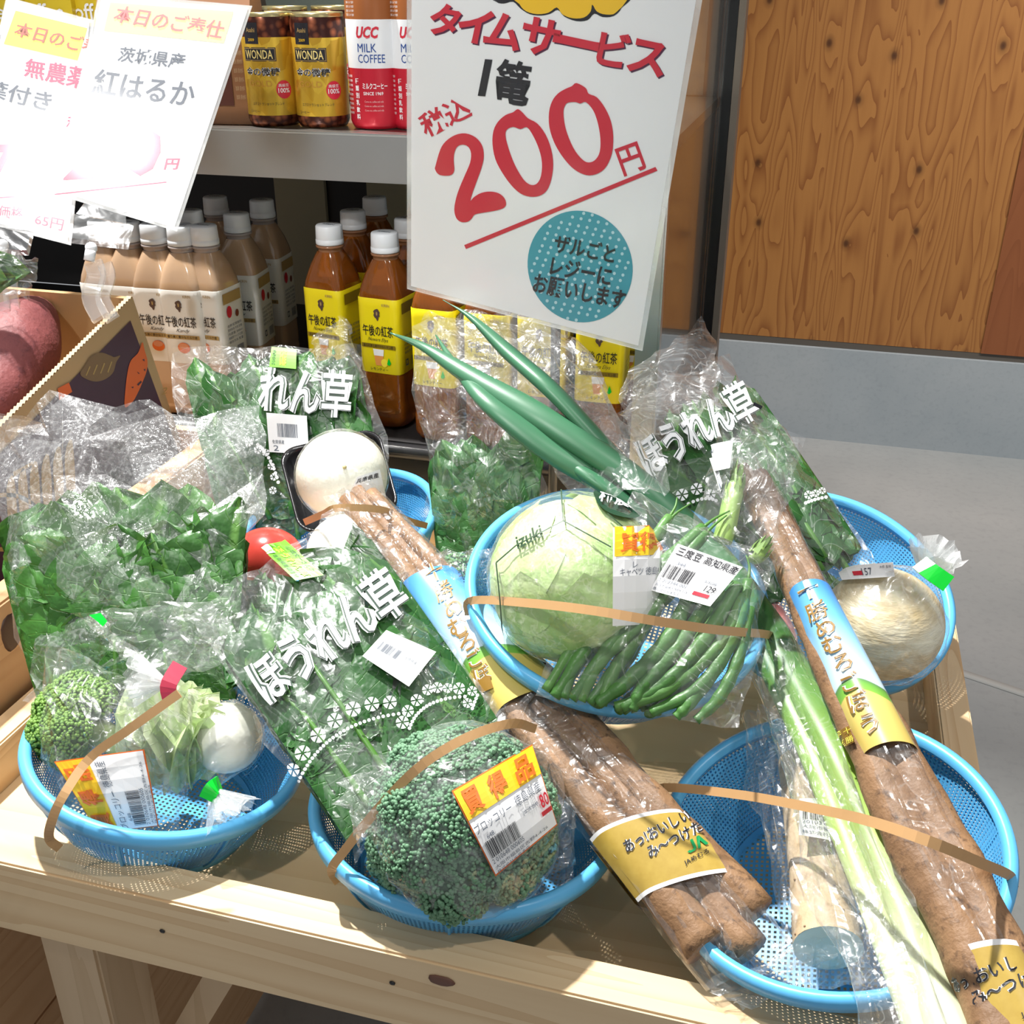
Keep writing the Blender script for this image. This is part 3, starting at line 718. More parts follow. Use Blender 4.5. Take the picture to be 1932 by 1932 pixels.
def bottle(kind):
    milk = kind == 'milk'
    t = thing('tea_bottle', 'x', 'bottle', (0, 0, 0))
    t2_ = NT(kind+'_tea')
    if milk: lm = t2_.done(t2_.pbr((.50, .33, .20), .12, 0, None, Coat_Weight=.8, Coat_Roughness=.05))
    else: lm = t2_.done(t2_.pbr((.42, .12, .012), .06, 0, None, Transmission_Weight=.55, IOR=1.33, Coat_Weight=.6))
    sq = lambda z: 2+6*max(0, min(1, (z-.0005)/.01))*max(0, min(1, (.185-z)/.05))
    mb = MB(); lathe(mb, [(.0001, 0), (.018, 0), (.0228, .004), (.0244, .012), (.0244, .03), (.0238, .034), (.0244, .038), (.0241, .06), (.0240, .10), (.0242, .146), (.0230, .153), (.0195, .166), (.0150, .178), (.0132, .182)], 48, 0, (0, 0, 0), sq)
    mb.build('bottle_body', lm, t)
    mb = MB(); lathe(mb, [(.0132, .182), (.0132, .1855), (.0152, .186), (.0152, .188), (.0128, .1885)], 28); mb.build('neck', flat('clear_neck', (.42, .36, .34) if milk else (.30, .14, .07), .15), t)
    mb = MB(); lathe(mb, [(.0128, .1888), (.0146, .189), (.0149, .190), (.0149, .194), (.0144, .1945), (.0146, .195), (.0141, .2075), (.0132, .2088), (.0001, .2089)], 36)
    c = mb.build('cap', M['cap'], t); d = Dec(LocalSurf((0, 0, .2089), (1, 0, 0), (0, 1, 0)))
    d.add(text2d('KIRIN' if not milk else 'KIRIN'), [(-.007, -.002), (.007, -.002), (.007, .002), (-.007, .002)], 'grayink', .0003, 2); d.build('lettering', c)
    lc = flat('white_wrap' if milk else 'yellow_wrap', (.80, .79, .74) if milk else (.88, .72, .01), .3)
    mb = MB(); lathe(mb, [(.0244, .064), (.0247, .0645), (.0246, .10), (.0246, .135), (.0247, .1445), (.0244, .145)], 48, 0, (0, 0, 0), lambda z: 8)
    lb = mb.build('label_wrap', lc, t)
    d = Dec(BotFace()); ink = M['black']
    portrait(d, 0, .1285, .011, flat('brown_emblem', (.09, .05, .04), .5))
    d.text('午後の紅茶', bq(-.022, .117, .023, .105), ink, .0009, .008)
    d.text('KIRIN', bq(.008, .1405, .019, .1375), 'goldp', .0009, .005)
    d.text('Kandy' if milk else 'Nuwara Eliya', bq(-.008 if milk else -.015, .1035, .012 if milk else .015, .0985), ink, .0009, -.004, .5)
    band = M['goldp'] if milk else flat('olive_band', (.25, .17, .01), .4)
    d.add(rect2d(2, 2), bq(-.025, .0965, .025, .092), band, .0008, 2)
    d.text('香る紅茶と爽やかなレモン感' if not milk else '香り高く豊かなミルク感', bq(-.022, .0958, .022, .0927), ink, .0011, .0)
    if milk:
        d.add(disc2d(), bq(-.009, .088, .009, .076), 'orange', .0008, 2); d.add(disc2d(), bq(-.007, .0875, .007, .081), flat('tea_pink', (.75, .30, .16), .4), .0010, 2)
    else:
        d.add(([(.1, 1), (.9, 1), (.75, 0), (.25, 0)], [(3, 2, 1, 0)]), bq(-.010, .091, .010, .073), flat('iced_tea', (.80, .32, .08), .4), .0008, 2)
        d.add(([(.1, 1), (.9, 1), (.85, .6), (.15, .6)], [(3, 2, 1, 0)]), bq(-.010, .091, .010, .073), 'white', .0010, 2)
        d.add(disc2d(), bq(.003, .081, .013, .072), flat('lemon_print', (.93, .75, .05), .4), .0011, 2)
        d.add(([(0, .2), (.5, 1), (1, .3), (.5, 0)], [(0, 3, 2, 1)]), bq(.012, .083, .018, .074), 'gtape', .0013, 2)
        d.text('レモンティー', bq(-.013, .0705, .013, .0672), ink, .0010, .004)
    d.build('lettering', lb)
    d = Dec(BotFace(1))
    d.add(rect2d(2, 2), bq(-.022, .1405, .02, .129), band, .0008, 2)
    if milk:
        d.add(disc2d(), bq(-.016, .126, -.004, .113), 'red', .0008, 2); d.add(disc2d(), bq(.004, .119, .012, .111), flat('leaf_mark', (.2, .05, .03), .4), .0008, 2)
    for k, (tx, y) in enumerate((('名称 紅茶飲料', .103), ('原材料名 牛乳 砂糖', .0985), ('内容量 500ml', .094), ('賞味期限 キャップに記載', .0895), ('保存方法 常温', .085))):
        d.text(tx, bq(-.018, y+.003, .016, y), 'grayink', .0008, 0)
    d.add(([(0, 0), (1, 0), (1, 1), (0, 1), (.2, .2), (.8, .2), (.8, .8), (.2, .8)], [(0, 1, 5, 4), (1, 2, 6, 5), (2, 3, 7, 6), (3, 0, 4, 7)]), bq(-.016, .079, -.009, .072), 'grayink', .0008, 2)
    d.add(bars2d(4), bq(.0, .08, .016, .07), 'grayink', .0008, 2)
    d.build('lettering', lb)
    return t
pm = bottle('milk')
caps = [((383, 425), 'white milk tea bottle in front, right end of the milk tea front row'), ((297, 441), 'milk tea bottle in the front row, half capped by the tilted price card corner'),
        ((213, 449), 'milk tea bottle behind the clear card clip, third from the right'), ((124, 458), 'milk tea bottle above the cardboard box back panel, left of the clip'),
        ((38, 466), 'milk tea bottle at the photo left edge behind the green leaf'),
        ((445, 402), 'milk tea bottle in the second row, its side label facing right'), ((357, 397), 'milk tea bottle in the second row just behind the front right one'),
        ((493, 377), 'shaded milk tea bottle farthest right of the milk tea block'), ((405, 371), 'shaded milk tea bottle in the third row, only cap and neck showing'), ((322, 372), 'shaded milk tea bottle in the third row peeking out beside the price card')]
for i, ((x, y), lb) in enumerate(caps):
    p = A(x, y, z=DK+.209); loc = (p.x, max(p.y, FY+.028), DK+.0005)
    if i == 0: o = pm; o.location = loc; o['label'] = lb; o['group'] = 'milk tea bottles'
    else: o = copy_tree(pm, loc, lb, 'milk tea bottles')
    o.rotation_euler.z = math.radians([-4, 3, 5, 2, -3, 6, 3, 4, 5, 2][i])
pl = bottle('lemon')
lx = A(725, 437, z=DK+.209)
lem = [((620, 424), 'yellow lemon tea bottle, leftmost of the lemon tea front row'), ((725, 438), 'yellow lemon tea bottle in front, left of the big price sign'),
       ((665, 397), 'lemon tea bottle in the second row, between the two left front ones'), ((706, 372), 'shaded lemon tea bottle in the third row, brown cap highest'), ((768, 412), 'lemon tea bottle in the second row, cap touching the sign edge')]
fx = [.062, .126, .190, .254]
for i, ((x, y), lb) in enumerate(lem):
    p = A(x, y, z=DK+.209); loc = (p.x, max(p.y, FY+.028), DK+.0005)
    if i == 0: o = pl; o.location = loc; o['label'] = lb; o['group'] = 'lemon tea bottles'
    else: o = copy_tree(pl, loc, lb, 'lemon tea bottles')
    o.rotation_euler.z = math.radians([-10, -7, 2, 3, 2][i])
for i, (px, lb) in enumerate(((832, 'lemon tea bottle showing its label top under the sign lower left corner'), (930, 'lemon tea bottle under the middle of the big price sign'), (1030, 'lemon tea bottle behind the gray sign pole'), (1140, 'lemon tea bottle under the sign lower right corner, lemon glass picture visible'))):
    p = A(px, 610, Y=FY+.030)
    copy_tree(pl, (p.x, p.y, DK+.0005), lb, 'lemon tea bottles', math.radians(-5+i*2))
copy_tree(pl, (-.176, FY+.105, DK+.0005), 'dim lemon tea bottle right of the sign, beside the glass side', 'lemon tea bottles', .1)

# ---- cans and packs on the upper shelf
def can(kind):
    r, h = (.0265, .1045) if kind == 'gold' else (.0265, .132)
    t = thing('coffee_can', 'x', 'can', (0, 0, 0))
    mb = MB(); lathe(mb, [(.0001, .002), (.021, .002), (.0235, .0005), (.0255, .004), (r, .007), (r, h-.008), (.0255, h-.004)], 48)
    if kind == 'gold':
        tt = NT('gold_can_print'); o = tt.obj(); sz = tt.n('ShaderNodeSeparateXYZ'); tt.set(sz.inputs[0], o)
        vo = tt.n('ShaderNodeTexVoronoi'); tt.set(vo.inputs['Vector'], tt.mapv(o, (1, 1, .7))); vo.inputs['Scale'].default_value = 75
        gold = tt.mix(tt.ramp(vo.outputs['Color'], [(0, (0, 0, 0)), (1, (1, 1, 1))]), (.50, .28, .02), (.82, .55, .06))
        v2 = tt.n('ShaderNodeTexVoronoi'); tt.set(v2.inputs['Vector'], o); v2.inputs['Scale'].default_value = 130
        bean = tt.mix(tt.ramp(v2.outputs['Distance'], [(.1, (1, 1, 1)), (.6, (0, 0, 0))]), (.05, .012, .008), (.35, .10, .04))
        m = tt.math('MAXIMUM', tt.math('GREATER_THAN', sz.outputs[2], h-.022), tt.math('LESS_THAN', sz.outputs[2], .011))
        bm_ = tt.done(tt.pbr(tt.mix(m, gold, bean), .25, .45))
    else:
        tt = NT('coffee_can_print'); o = tt.obj(); sz = tt.n('ShaderNodeSeparateXYZ'); tt.set(sz.inputs[0], o)
        bm_ = tt.done(tt.pbr(tt.mix(tt.math('GREATER_THAN', sz.outputs[2], .099), tt.mix(tt.math('GREATER_THAN', sz.outputs[2], .056), (.50, .012, .03), (.80, .82, .84)), (.32, .10, .025)), .28, .1))
    mb.build('can_body', bm_, t)
    mb = MB(); lathe(mb, [(.0255, h-.004), (.0258, h-.001), (.0252, h), (.0243, h-.001), (.0238, h-.005), (.0001, h-.005)], 40); c = mb.build('rim', flat('gold_can_rim', (.62, .52, .26), .25, .9), t)
    mb = MB(); ball(mb, (0, -.006, h-.0045), (.006, .010, .001), 2); mb.build('pull_tab', flat('tab_metal', (.70, .62, .36), .25, .9), c)
    d = Dec(CylSurf(r)); q = lambda a0, z1, a1, z0: [(a0, z1), (a1, z1), (a1, z0), (a0, z0)]
    if kind == 'gold':
        d.add(rect2d(6, 2), q(-.75, .0955, -.15, .0765), 'black', .0004); d.text('Asahi', q(-.62, .091, -.25, .087), 'goldp', .0007); d.text('2009', q(-.56, .0815, -.30, .079), 'yellow', .0007, .0)
        d.add(rect2d(6, 2), q(-.85, .0735, .45, .061), 'black', .0004); d.add(rect2d(6, 2), q(-.82, .0728, .42, .0617), 'goldp', .0006); d.add(rect2d(6, 2), q(-.80, .0722, .40, .0623), 'black', .0008)
        d.text('WONDA', q(-.74, .0713, .33, .0632), flat('gold_lettering', (.85, .68, .25), .3), .0011, .01)
        d.text('金の微糖', q(-.82, .0555, .55, .0475), 'white', .0005, .045); d.text('金の微糖', q(-.80, .0553, .53, .0477), 'black', .0008, .012)
        d.text('GOLD', q(-.7, .0435, .22, .038), flat('brown_gold', (.45, .22, .03), .4), .0005, .0)
        d.add(disc2d(), q(.35, .0435, .95, .0265), 'red', .0005, 6); d.text('高級豆', q(.44, .0405, .84, .0375), 'white', .0008, 0); d.text('100%', q(.42, .0365, .86, .032), 'white', .0008, .01)
        d.text('エクストラショットブレンド', q(-.62, .0235, .62, .0205), 'black', .0005, .0); d.text('コーヒー', q(-.8, .016, -.35, .0135), 'black', .0005, .0)
    else:
        d.text('UCC', q(-.45, .093, .40, .0825), 'red', .0005, .04, .25); navy = flat('navy_ink', (.01, .06, .28), .4)
        d.text('MILK', q(-.42, .078, .28, .0705), navy, .0005, 0); d.text('COFFEE', q(-.42, .0685, .58, .061), navy, .0005, 0)
        d.text('ミルクコーヒー', q(-.30, .043, .62, .0375), 'white', .0005, .02); d.text('SINCE 1969', q(-.28, .035, .45, .032), 'white', .0005, .01)
        for k, ch in enumerate('種類別乳飲料'): d.text(ch, q(-.62, .047-k*.0065, -.46, .042-k*.0065), 'white', .0005, .01)
        for k in range(3): d.text('Come on, coffee and milk', q(-.25, .027-k*.004, .45, .025-k*.004), flat('pale_ink', (.75, .45, .45), .5), .0005, -.002)
        for k in range(9): d.text('名称 乳飲料 原材料', q(-1.25, .050-k*.0042, -.78, .0475-k*.0042), 'white', .0005, 0)
        for k in range(7): d.text('乳飲料 ミルク 珈琲', q(-.95, .1255-k*.0036, -.5, .1232-k*.0036), 'white', .0005, 0)
    d.build('lettering', bpy.data.objects[t.children[0].name]); return t
pg = can('gold')
def onshelf(px, py): p = A(px, py, z=SHZ); return (p.x, max(p.y, 1.052), SHZ+.0005)
golds = [((521, 235), 'gold coffee can on the shelf, left front one next to the price card'), ((612, 237), 'gold coffee can on the shelf, right front one beside the red can'), ((552, 195), 'gold coffee can in the second row, rim showing between the front ones'), ((640, 192), 'gold coffee can in the second row beside the red can')]
for i, (p, lb) in enumerate(golds):
    if i == 0: o = pg; o.location = onshelf(*p); o['label'] = lb; o['group'] = 'gold coffee cans'
    else: o = copy_tree(pg, onshelf(*p), lb, 'gold coffee cans')
    o.rotation_euler = (0, 0, math.radians(14))
pu = can('red')
for i, (p, lb) in enumerate([((714, 240), 'tall red white and brown milk coffee can, left one'), ((792, 241), 'tall milk coffee can half hidden by the sign edge'), ((868, 243), 'tall milk coffee can fully behind the big sign')][:2]):
    if i == 0: o = pu; o.location = onshelf(*p); o['label'] = lb; o['group'] = 'milk coffee cans'
    else: o = copy_tree(pu, onshelf(*p), lb, 'milk coffee cans')
    o.rotation_euler = (0, 0, math.radians(10))
def pack(px, py, wd, h, dp, c1, c2, label, txt, rz=8):
    p = A(px, py, z=SHZ); t = thing('coffee_pack', label, 'coffee pack', (0, 0, 0))
    mb = MB(); vs = [(-wd/2, -dp/2, 0), (wd/2, -dp/2, 0), (wd/2, dp/2, 0), (-wd/2, dp/2, 0)]; tp = [(-wd/2, -dp*.06, h), (wd/2, -dp*.06, h), (wd/2, dp*.06, h), (-wd/2, dp*.06, h)]
    mid = [(x*1.0, y*1.02, h*.72) for x, y, _ in vs]
    mb.add(vs+mid+tp, [(3, 2, 1, 0), (8, 9, 10, 11)]+[(i, (i+1) % 4, 4+(i+1) % 4, 4+i) for i in range(4)]+[(4+i, 4+(i+1) % 4, 8+(i+1) % 4, 8+i) for i in range(4)])
    b = mb.build('pouch', flat('pack_print', c1, .3), t, False)
    d = Dec(LocalSurf((0, -dp/2*1.02, 0), (1, 0, 0), (0, 0, -1))); d.surf.N = Vector((0, -1, 0))
    d.raw([[(-wd*.38, h*.12), (wd*.2, h*.12), (wd*.2, h*.52), (-wd*.38, h*.52)]], flat('pack_picture', c2, .4), .001)
    d.raw([[(-wd*.3, h*.30), (wd*.05, h*.26), (wd*.12, h*.40), (-wd*.1, h*.46)]], flat('pack_cup', (.75, .6, .45), .4), .0014, 4)
    d.add(text2d(txt, .01), [(-wd*.38, h*.66), (wd*.38, h*.66), (wd*.38, h*.56), (-wd*.38, h*.56)], 'white', .0012, 3)
    for k in range(7): d.add(text2d('珈琲 原材料 コーヒー豆', 0), [(wd*.24, h*(.52-k*.055)), (wd*.47, h*(.52-k*.055)), (wd*.47, h*(.49-k*.055)), (wd*.24, h*(.49-k*.055))], flat('pack_smallprint', (.5, .35, .2), .5), .0012, 2)
    d.build('lettering', b); t.location = (p.x, max(p.y, 1.065), SHZ+.0005); t.rotation_euler.z = math.radians(rz); return t
pack(425, 232, .085, .15, .035, (.28, .13, .06), (.10, .03, .02), 'brown coffee pouch on the shelf beside the gold cans', 'コクのある')
pack(300, 222, .085, .15, .035, (.30, .15, .07), (.10, .03, .02), 'brown coffee pouch on the shelf behind the tilted price card', '珈琲')
for i, x in enumerate((30, 120, 205)):
    pack(x, 205, .078, .165, .03, (.70, .52, .02), (.10, .10, .10), ['yellow coffee pack at the photo top left corner', 'yellow coffee pack between the two price cards, dark picture', 'yellow coffee pack behind the right price card top'][i], 'Coffee', 6)
pack(468, 175, .06, .14, .03, (.10, .06, .04), (.35, .25, .12), 'dark coffee pouch standing behind the gold cans', 'カフェオレ')
# ================================================================== price signs
def plane3(q3): return PlaneSurf(q3[0], (q3[1]-q3[0]).cross(q3[2]-q3[0]).normalized())
def card_body(root, q3, N, paper_inset, th=.0006):
    """q3: TL TR BR BL of the laminated card; builds laminate border and paper"""
    c = sum(q3, Vector())/4; W_ = (q3[1]-q3[0]).length; H_ = (q3[3]-q3[0]).length
    def ins(p, d): 
        ex = (q3[1]-q3[0]).normalized(); ey = (q3[3]-q3[0]).normalized()
        return p-ex*d*(1 if (p-c).dot(ex) > 0 else -1)-ey*d*(1 if (p-c).dot(ey) > 0 else -1)
    mb = MB(); prism8(mb, [p-N*th for p in q3], [p for p in q3]); mb.build('laminate_border', M['lambord'], root, False)
    mb = MB(); q = [ins(p, paper_inset) for p in q3]; prism8(mb, [p+N*.0001 for p in q], [p+N*.0004 for p in q]); pp = mb.build('paper', M['white'], root, False)
    mb = MB(); mb.add([p+N*.0021 for p in q3], [(0, 1, 2, 3)]); mb.build('laminate', M['lamin'], root, False)
    return pp
sg = thing('price_sign', 'large white laminated time service sign with red 200 yen price', 'sign', A(990, 603, k=.945))
n_ = ray(768, 545).cross(ray(1212, 662)); dv_ = ray(770, 3257).normalized(); du_ = n_.cross(dv_).normalized()
if du_.dot(RT) < 0: du_ = -du_
O_ = C0+ray(768, 545)*.945; N_ = du_.cross(dv_)
if N_.dot(C0-O_) < 0: N_ = -N_
PS = PlaneSurf(O_, N_); pBR = PS.hit(1212, 662)[0]; Wd = (pBR-O_).dot(du_)
q3 = [O_-dv_*.312, O_-dv_*.312+du_*Wd, O_+du_*Wd, O_]
pp = card_body(sg, q3, N_, .004)
d = Dec(PS); zs = lambda q: [(740+x/2.842, y/2.842) for x, y in q]
d.raw([zs([(552, -40), (560, 8), (600, 18), (650, 8), (690, 45), (740, 75), (800, 82), (850, 72), (890, 52), (925, 88), (990, 112), (1050, 106), (1085, 72), (1130, 90), (1190, 84), (1232, 40), (1245, -40)])], 'black', .0006, 3)
d.raw([zs([(672, -40), (685, 20), (720, 58), (780, 74), (840, 66), (885, 38), (915, 75), (970, 96), (1030, 92), (1066, 60), (1075, 22), (1100, 60), (1150, 76), (1205, 62), (1232, -40)])], 'yellow', .0009, 3)
for ch, x, y, hh in (('タ', 285, 105, 175), ('イ', 447, 135, 190), ('ム', 600, 165, 190), ('サ', 797, 195, 200), ('ー', 990, 225, 50), ('ビ', 1190, 262, 190), ('ス', 1370, 308, 185)):
    cx, cy = 740+x/2.842, y/2.842; hp = hh/2.842
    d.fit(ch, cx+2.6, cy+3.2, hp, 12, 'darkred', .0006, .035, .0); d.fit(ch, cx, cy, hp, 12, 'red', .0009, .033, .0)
d.fit('1', 740+500/2.842, 415/2.842, 70, 5, 'black', .0008, .035, .12, .9); d.fit('篭', 740+648/2.842, 440/2.842, 84, 8, 'black', .0008, .026, 0, .78)
d.fit('税込', 740+285/2.842, 622/2.842, 48, -26, 'red', .0008, .018); d.fit('円', 740+1280/2.842, 850/2.842, 55, -20, 'red', .0008, .02, 0, .85)
d.raw([zs([(235, 885), (260, 800), (290, 755), (340, 722), (395, 713), (450, 735), (485, 780), (493, 840), (480, 900), (455, 970), (430, 1040), (422, 1075), (440, 1055), (480, 1032), (530, 1025), (575, 1035), (605, 1062), (612, 1095), (595, 1115), (550, 1128), (490, 1138), (445, 1148), (428, 1170), (405, 1187), (370, 1187), (345, 1165), (335, 1120), (345, 1060), (365, 1000), (395, 930), (420, 870), (425, 820), (410, 785), (380, 773), (350, 785), (335, 820), (332, 860), (335, 910), (320, 935), (285, 940), (250, 932), (232, 905)])], 'red', .0009, 3)
d.raw([zs([(675, 583), (700, 600), (730, 632), (780, 660), (825, 720), (855, 800), (865, 880), (855, 960), (830, 1020), (790, 1048), (740, 1052), (690, 1035), (640, 990), (590, 920), (555, 850), (540, 770), (545, 700), (570, 650), (610, 615), (650, 600)]), zs([(650, 678), (690, 690), (725, 680), (760, 730), (790, 800), (805, 870), (800, 940), (780, 980), (750, 990), (715, 970), (680, 920), (650, 860), (625, 790), (610, 730), (615, 695)])], 'red', .0009, 3)
d.raw([zs([(990, 443), (1040, 470), (1055, 500), (1100, 520), (1145, 580), (1175, 650), (1187, 730), (1180, 820), (1150, 890), (1110, 925), (1060, 938), (1010, 925), (960, 890), (910, 830), (870, 760), (845, 680), (843, 600), (860, 540), (890, 500), (930, 475), (965, 460)]), zs([(945, 548), (985, 545), (1010, 553), (1040, 545), (1080, 590), (1105, 660), (1118, 740), (1115, 810), (1095, 850), (1065, 868), (1030, 860), (985, 810), (950, 740), (928, 670), (920, 600), (928, 565)])], 'red', .0009, 3)
d.raw([zs([(388, 1312), (1413, 893), (1424, 913), (397, 1333)])], 'red', .0008)
ce = lambda cx, cy, rx_, ry_, n=40, a=0: [(cx+rx_*math.cos(2*pi*i/n)*math.cos(a)-ry_*math.sin(2*pi*i/n)*math.sin(a), cy+rx_*math.cos(2*pi*i/n)*math.sin(a)+ry_*math.sin(2*pi*i/n)*math.cos(a)) for i in range(n)]
d.raw([zs(ce(1009, 1427, 279, 302, 60, -.35))], 'teal', .0007)
for i in range(-9, 10):
    for jj in range(-9, 10):
        x = 1009+i*46+(23 if jj % 2 else 0)+jj*9; y = 1427+jj*38+i*9
        if ((x-1009)/268)**2+((y-1427)/288)**2 < 1: d.raw([zs(ce(x, y, 8.5, 9, 10))], 'tealdot', .0010)
for tx, x, y, wd, hh, an in (('ザルごと', 1035, 1330, 330, 100, 11), ('レジーに', 1015, 1450, 330, 100, 11), ('お願いします', 1005, 1560, 500, 105, 11)):
    d.add(text2d(tx, .022), rq(740+x/2.842, y/2.842, wd/2.842, hh/2.842, an), 'black', .0013)
d.build('lettering', pp)
pt = A(1046, 612, k=.955); mb = MB(); tube(mb, [pt+Vector((0, .006, .03)), pt+Vector((0, .006, -.10)), pt+Vector((0, .006, -.235))], .0045, 12, 4, smoothpath=False); mb.build('stand_pole', flat('gray_pole', (.10, .105, .11), .35, .6), sg)
mb = MB(); box(mb, pt+Vector((-.012, .001, -.012)), pt+Vector((.012, .011, .03))); mb.build('stand_clamp', M['acrylic'], sg, False)

def clear_clip(root, top, hinge, foot, N):
    mb = MB(); ex = (q3c[1]-q3c[0]).normalized(); ey = (q3c[3]-q3c[0]).normalized()
    a, b = top; 
    prism8(mb, [a-N*.004, b-N*.004, b+ey*.022-N*.004, a+ey*.026-N*.004], [a+N*.004, b+N*.004, b+ey*.018+N*.005, a+ey*.022+N*.005])
    prism8(mb, [a+ex*.004+N*.004, b-ex*.004+N*.004, b-ex*.008-ey*.012+N*.003, a+ex*.008-ey*.010+N*.003], [a+ex*.004+N*.006, b-ex*.004+N*.006, b-ex*.008-ey*.012+N*.005, a+ex*.008-ey*.010+N*.005])
    j = mb.build('clip_jaw', M['acrylic'], root, False)
    mb = MB(); tube(mb, [hinge[0], hinge[1]], .0048, 14, 4, smoothpath=False); ball(mb, hinge[0], .0055, 2); mb.build('ball_joint', flat('frosted_plastic', (.80, .82, .84), .3), root)
    mb = MB(); strip(mb, foot, .016, lambda p: -FW, 0, 16, .004); strip(mb, [p+Vector((.006, .008, -.003)) for p in foot], .013, lambda p: -FW, 0, 16, .003); mb.build('spring_clip', M['acrylic'], root, False)
c2 = thing('price_card', 'tilted white price card for sweet potatoes, 250 yen, glaring in the light', 'price card', A(230, 420, k=.98))
q3c = [A(187, -14, k=.955), A(476, 11, k=.965), A(334, 437, k=.985)]; P2 = plane3(q3c); q3c.append(P2.hit(103, 366)[0]); N2 = P2.N
pp = card_body(c2, q3c, N2, .003)
d = Dec(P2); z1 = lambda q: [(x/4.025, y/4.025) for x, y in q]
d.raw([z1([(840, 20), (1775, 90), (1700, 330), (790, 235)])], flat('cream_print', (.92, .86, .42), .4), .0006)
d.add(text2d('本日のご奉仕', .014), z1([(905, 40), (1720, 165), (1680, 300), (850, 165)]), flat('salmon_ink', (.80, .22, .22), .4), .0009)
d.add(text2d('茨城県産', .014), z1([(920, 355), (1420, 410), (1390, 530), (890, 470)]), 'grayink', .0008)
d.add(text2d('紅はるか', .014), z1([(735, 520), (1500, 625), (1460, 820), (690, 710)]), 'grayink', .0008)
d.add(text2d('1', .03, .1), z1([(910, 830), (955, 835), (930, 940), (885, 935)]), 'grayink', .0008); d.add(text2d('本', .02), z1([(985, 835), (1085, 848), (1060, 965), (955, 950)]), 'grayink', .0008)
d.add(text2d('税込', .012), z1([(520, 880), (725, 890), (705, 1015), (500, 990)]), 'pinkink', .0008)
d.add(text2d('250', .02), z1([(560, 1025), (1260, 985), (1180, 1330), (480, 1375)]), 'pinkink', .0008)
d.add(text2d('円', .02), z1([(1265, 1205), (1370, 1205), (1345, 1290), (1245, 1290)]), 'pinkink', .0008)
d.raw([z1([(415, 1473), (1265, 1380), (1265, 1388), (418, 1482)])], 'pinkink', .0008)
d.build('lettering', pp)
tA = P2.hit(140, 404)[0]; tB = P2.hit(250, 425)[0]
clear_clip(c2, (tA, tB), (A(172, 468, k=.975), A(168, 492, k=.975)), [A(176, 495, k=.975), A(182, 520, k=.972), A(172, 560, k=.965), A(190, 600, k=.955)], N2)
c1 = thing('price_card', 'white price card at the left edge, pesticide free vegetable with leaves', 'price card', A(40, 440, k=1.02))
q3c = [A(12, -6, k=.975), A(177, 38, k=.985), A(134, 463, k=1.005)]; P1 = plane3(q3c); q3c.append(P1.hit(-80, 408)[0]); N1 = P1.N
pp = card_body(c1, q3c, N1, .003)
d = Dec(P1)
d.raw([z1([(120, 82), (665, 215), (590, 460), (30, 335)])], 'yelpale', .0006)
d.add(text2d('本日のご奉仕', .014), z1([(140, 165), (900, 340), (860, 465), (100, 270)]), flat('dull_red_ink', (.55, .14, .10), .4), .0009)
d.add(text2d('無農薬', .014), z1([(200, 440), (690, 520), (650, 690), (180, 580)]), 'pinkink', .0008)
d.add(text2d('葉付き', .014), z1([(-100, 600), (415, 705), (365, 855), (-130, 720)]), 'grayink', .0008)
d.add(text2d('1本', .02), z1([(165, 930), (345, 950), (310, 1075), (135, 1035)]), 'grayink', .0008)
d.add(text2d('700', .02), z1([(-70, 1095), (480, 1085), (420, 1430), (-120, 1430)]), 'pinkink', .0008)
d.raw([z1([(-100, 1502), (190, 1487), (190, 1496), (-100, 1512)])], 'pinkink', .0008)
d.add(text2d('税別価格', .0), z1([(-190, 1540), (180, 1575), (170, 1680), (-200, 1620)]), 'pinkink', .0008); d.add(text2d('65円', .0), z1([(275, 1625), (490, 1670), (470, 1755), (262, 1705)]), 'pinkink', .0008)
d.build('lettering', pp)
clear_clip(c1, (P1.hit(-45, 425)[0], P1.hit(62, 437)[0]), (A(5, 462, k=1.0), A(2, 480, k=1.0)), [A(2, 482, k=1.0), A(-4, 520, k=.99), A(-2, 560, k=.985), A(4, 590, k=.98)], N1)

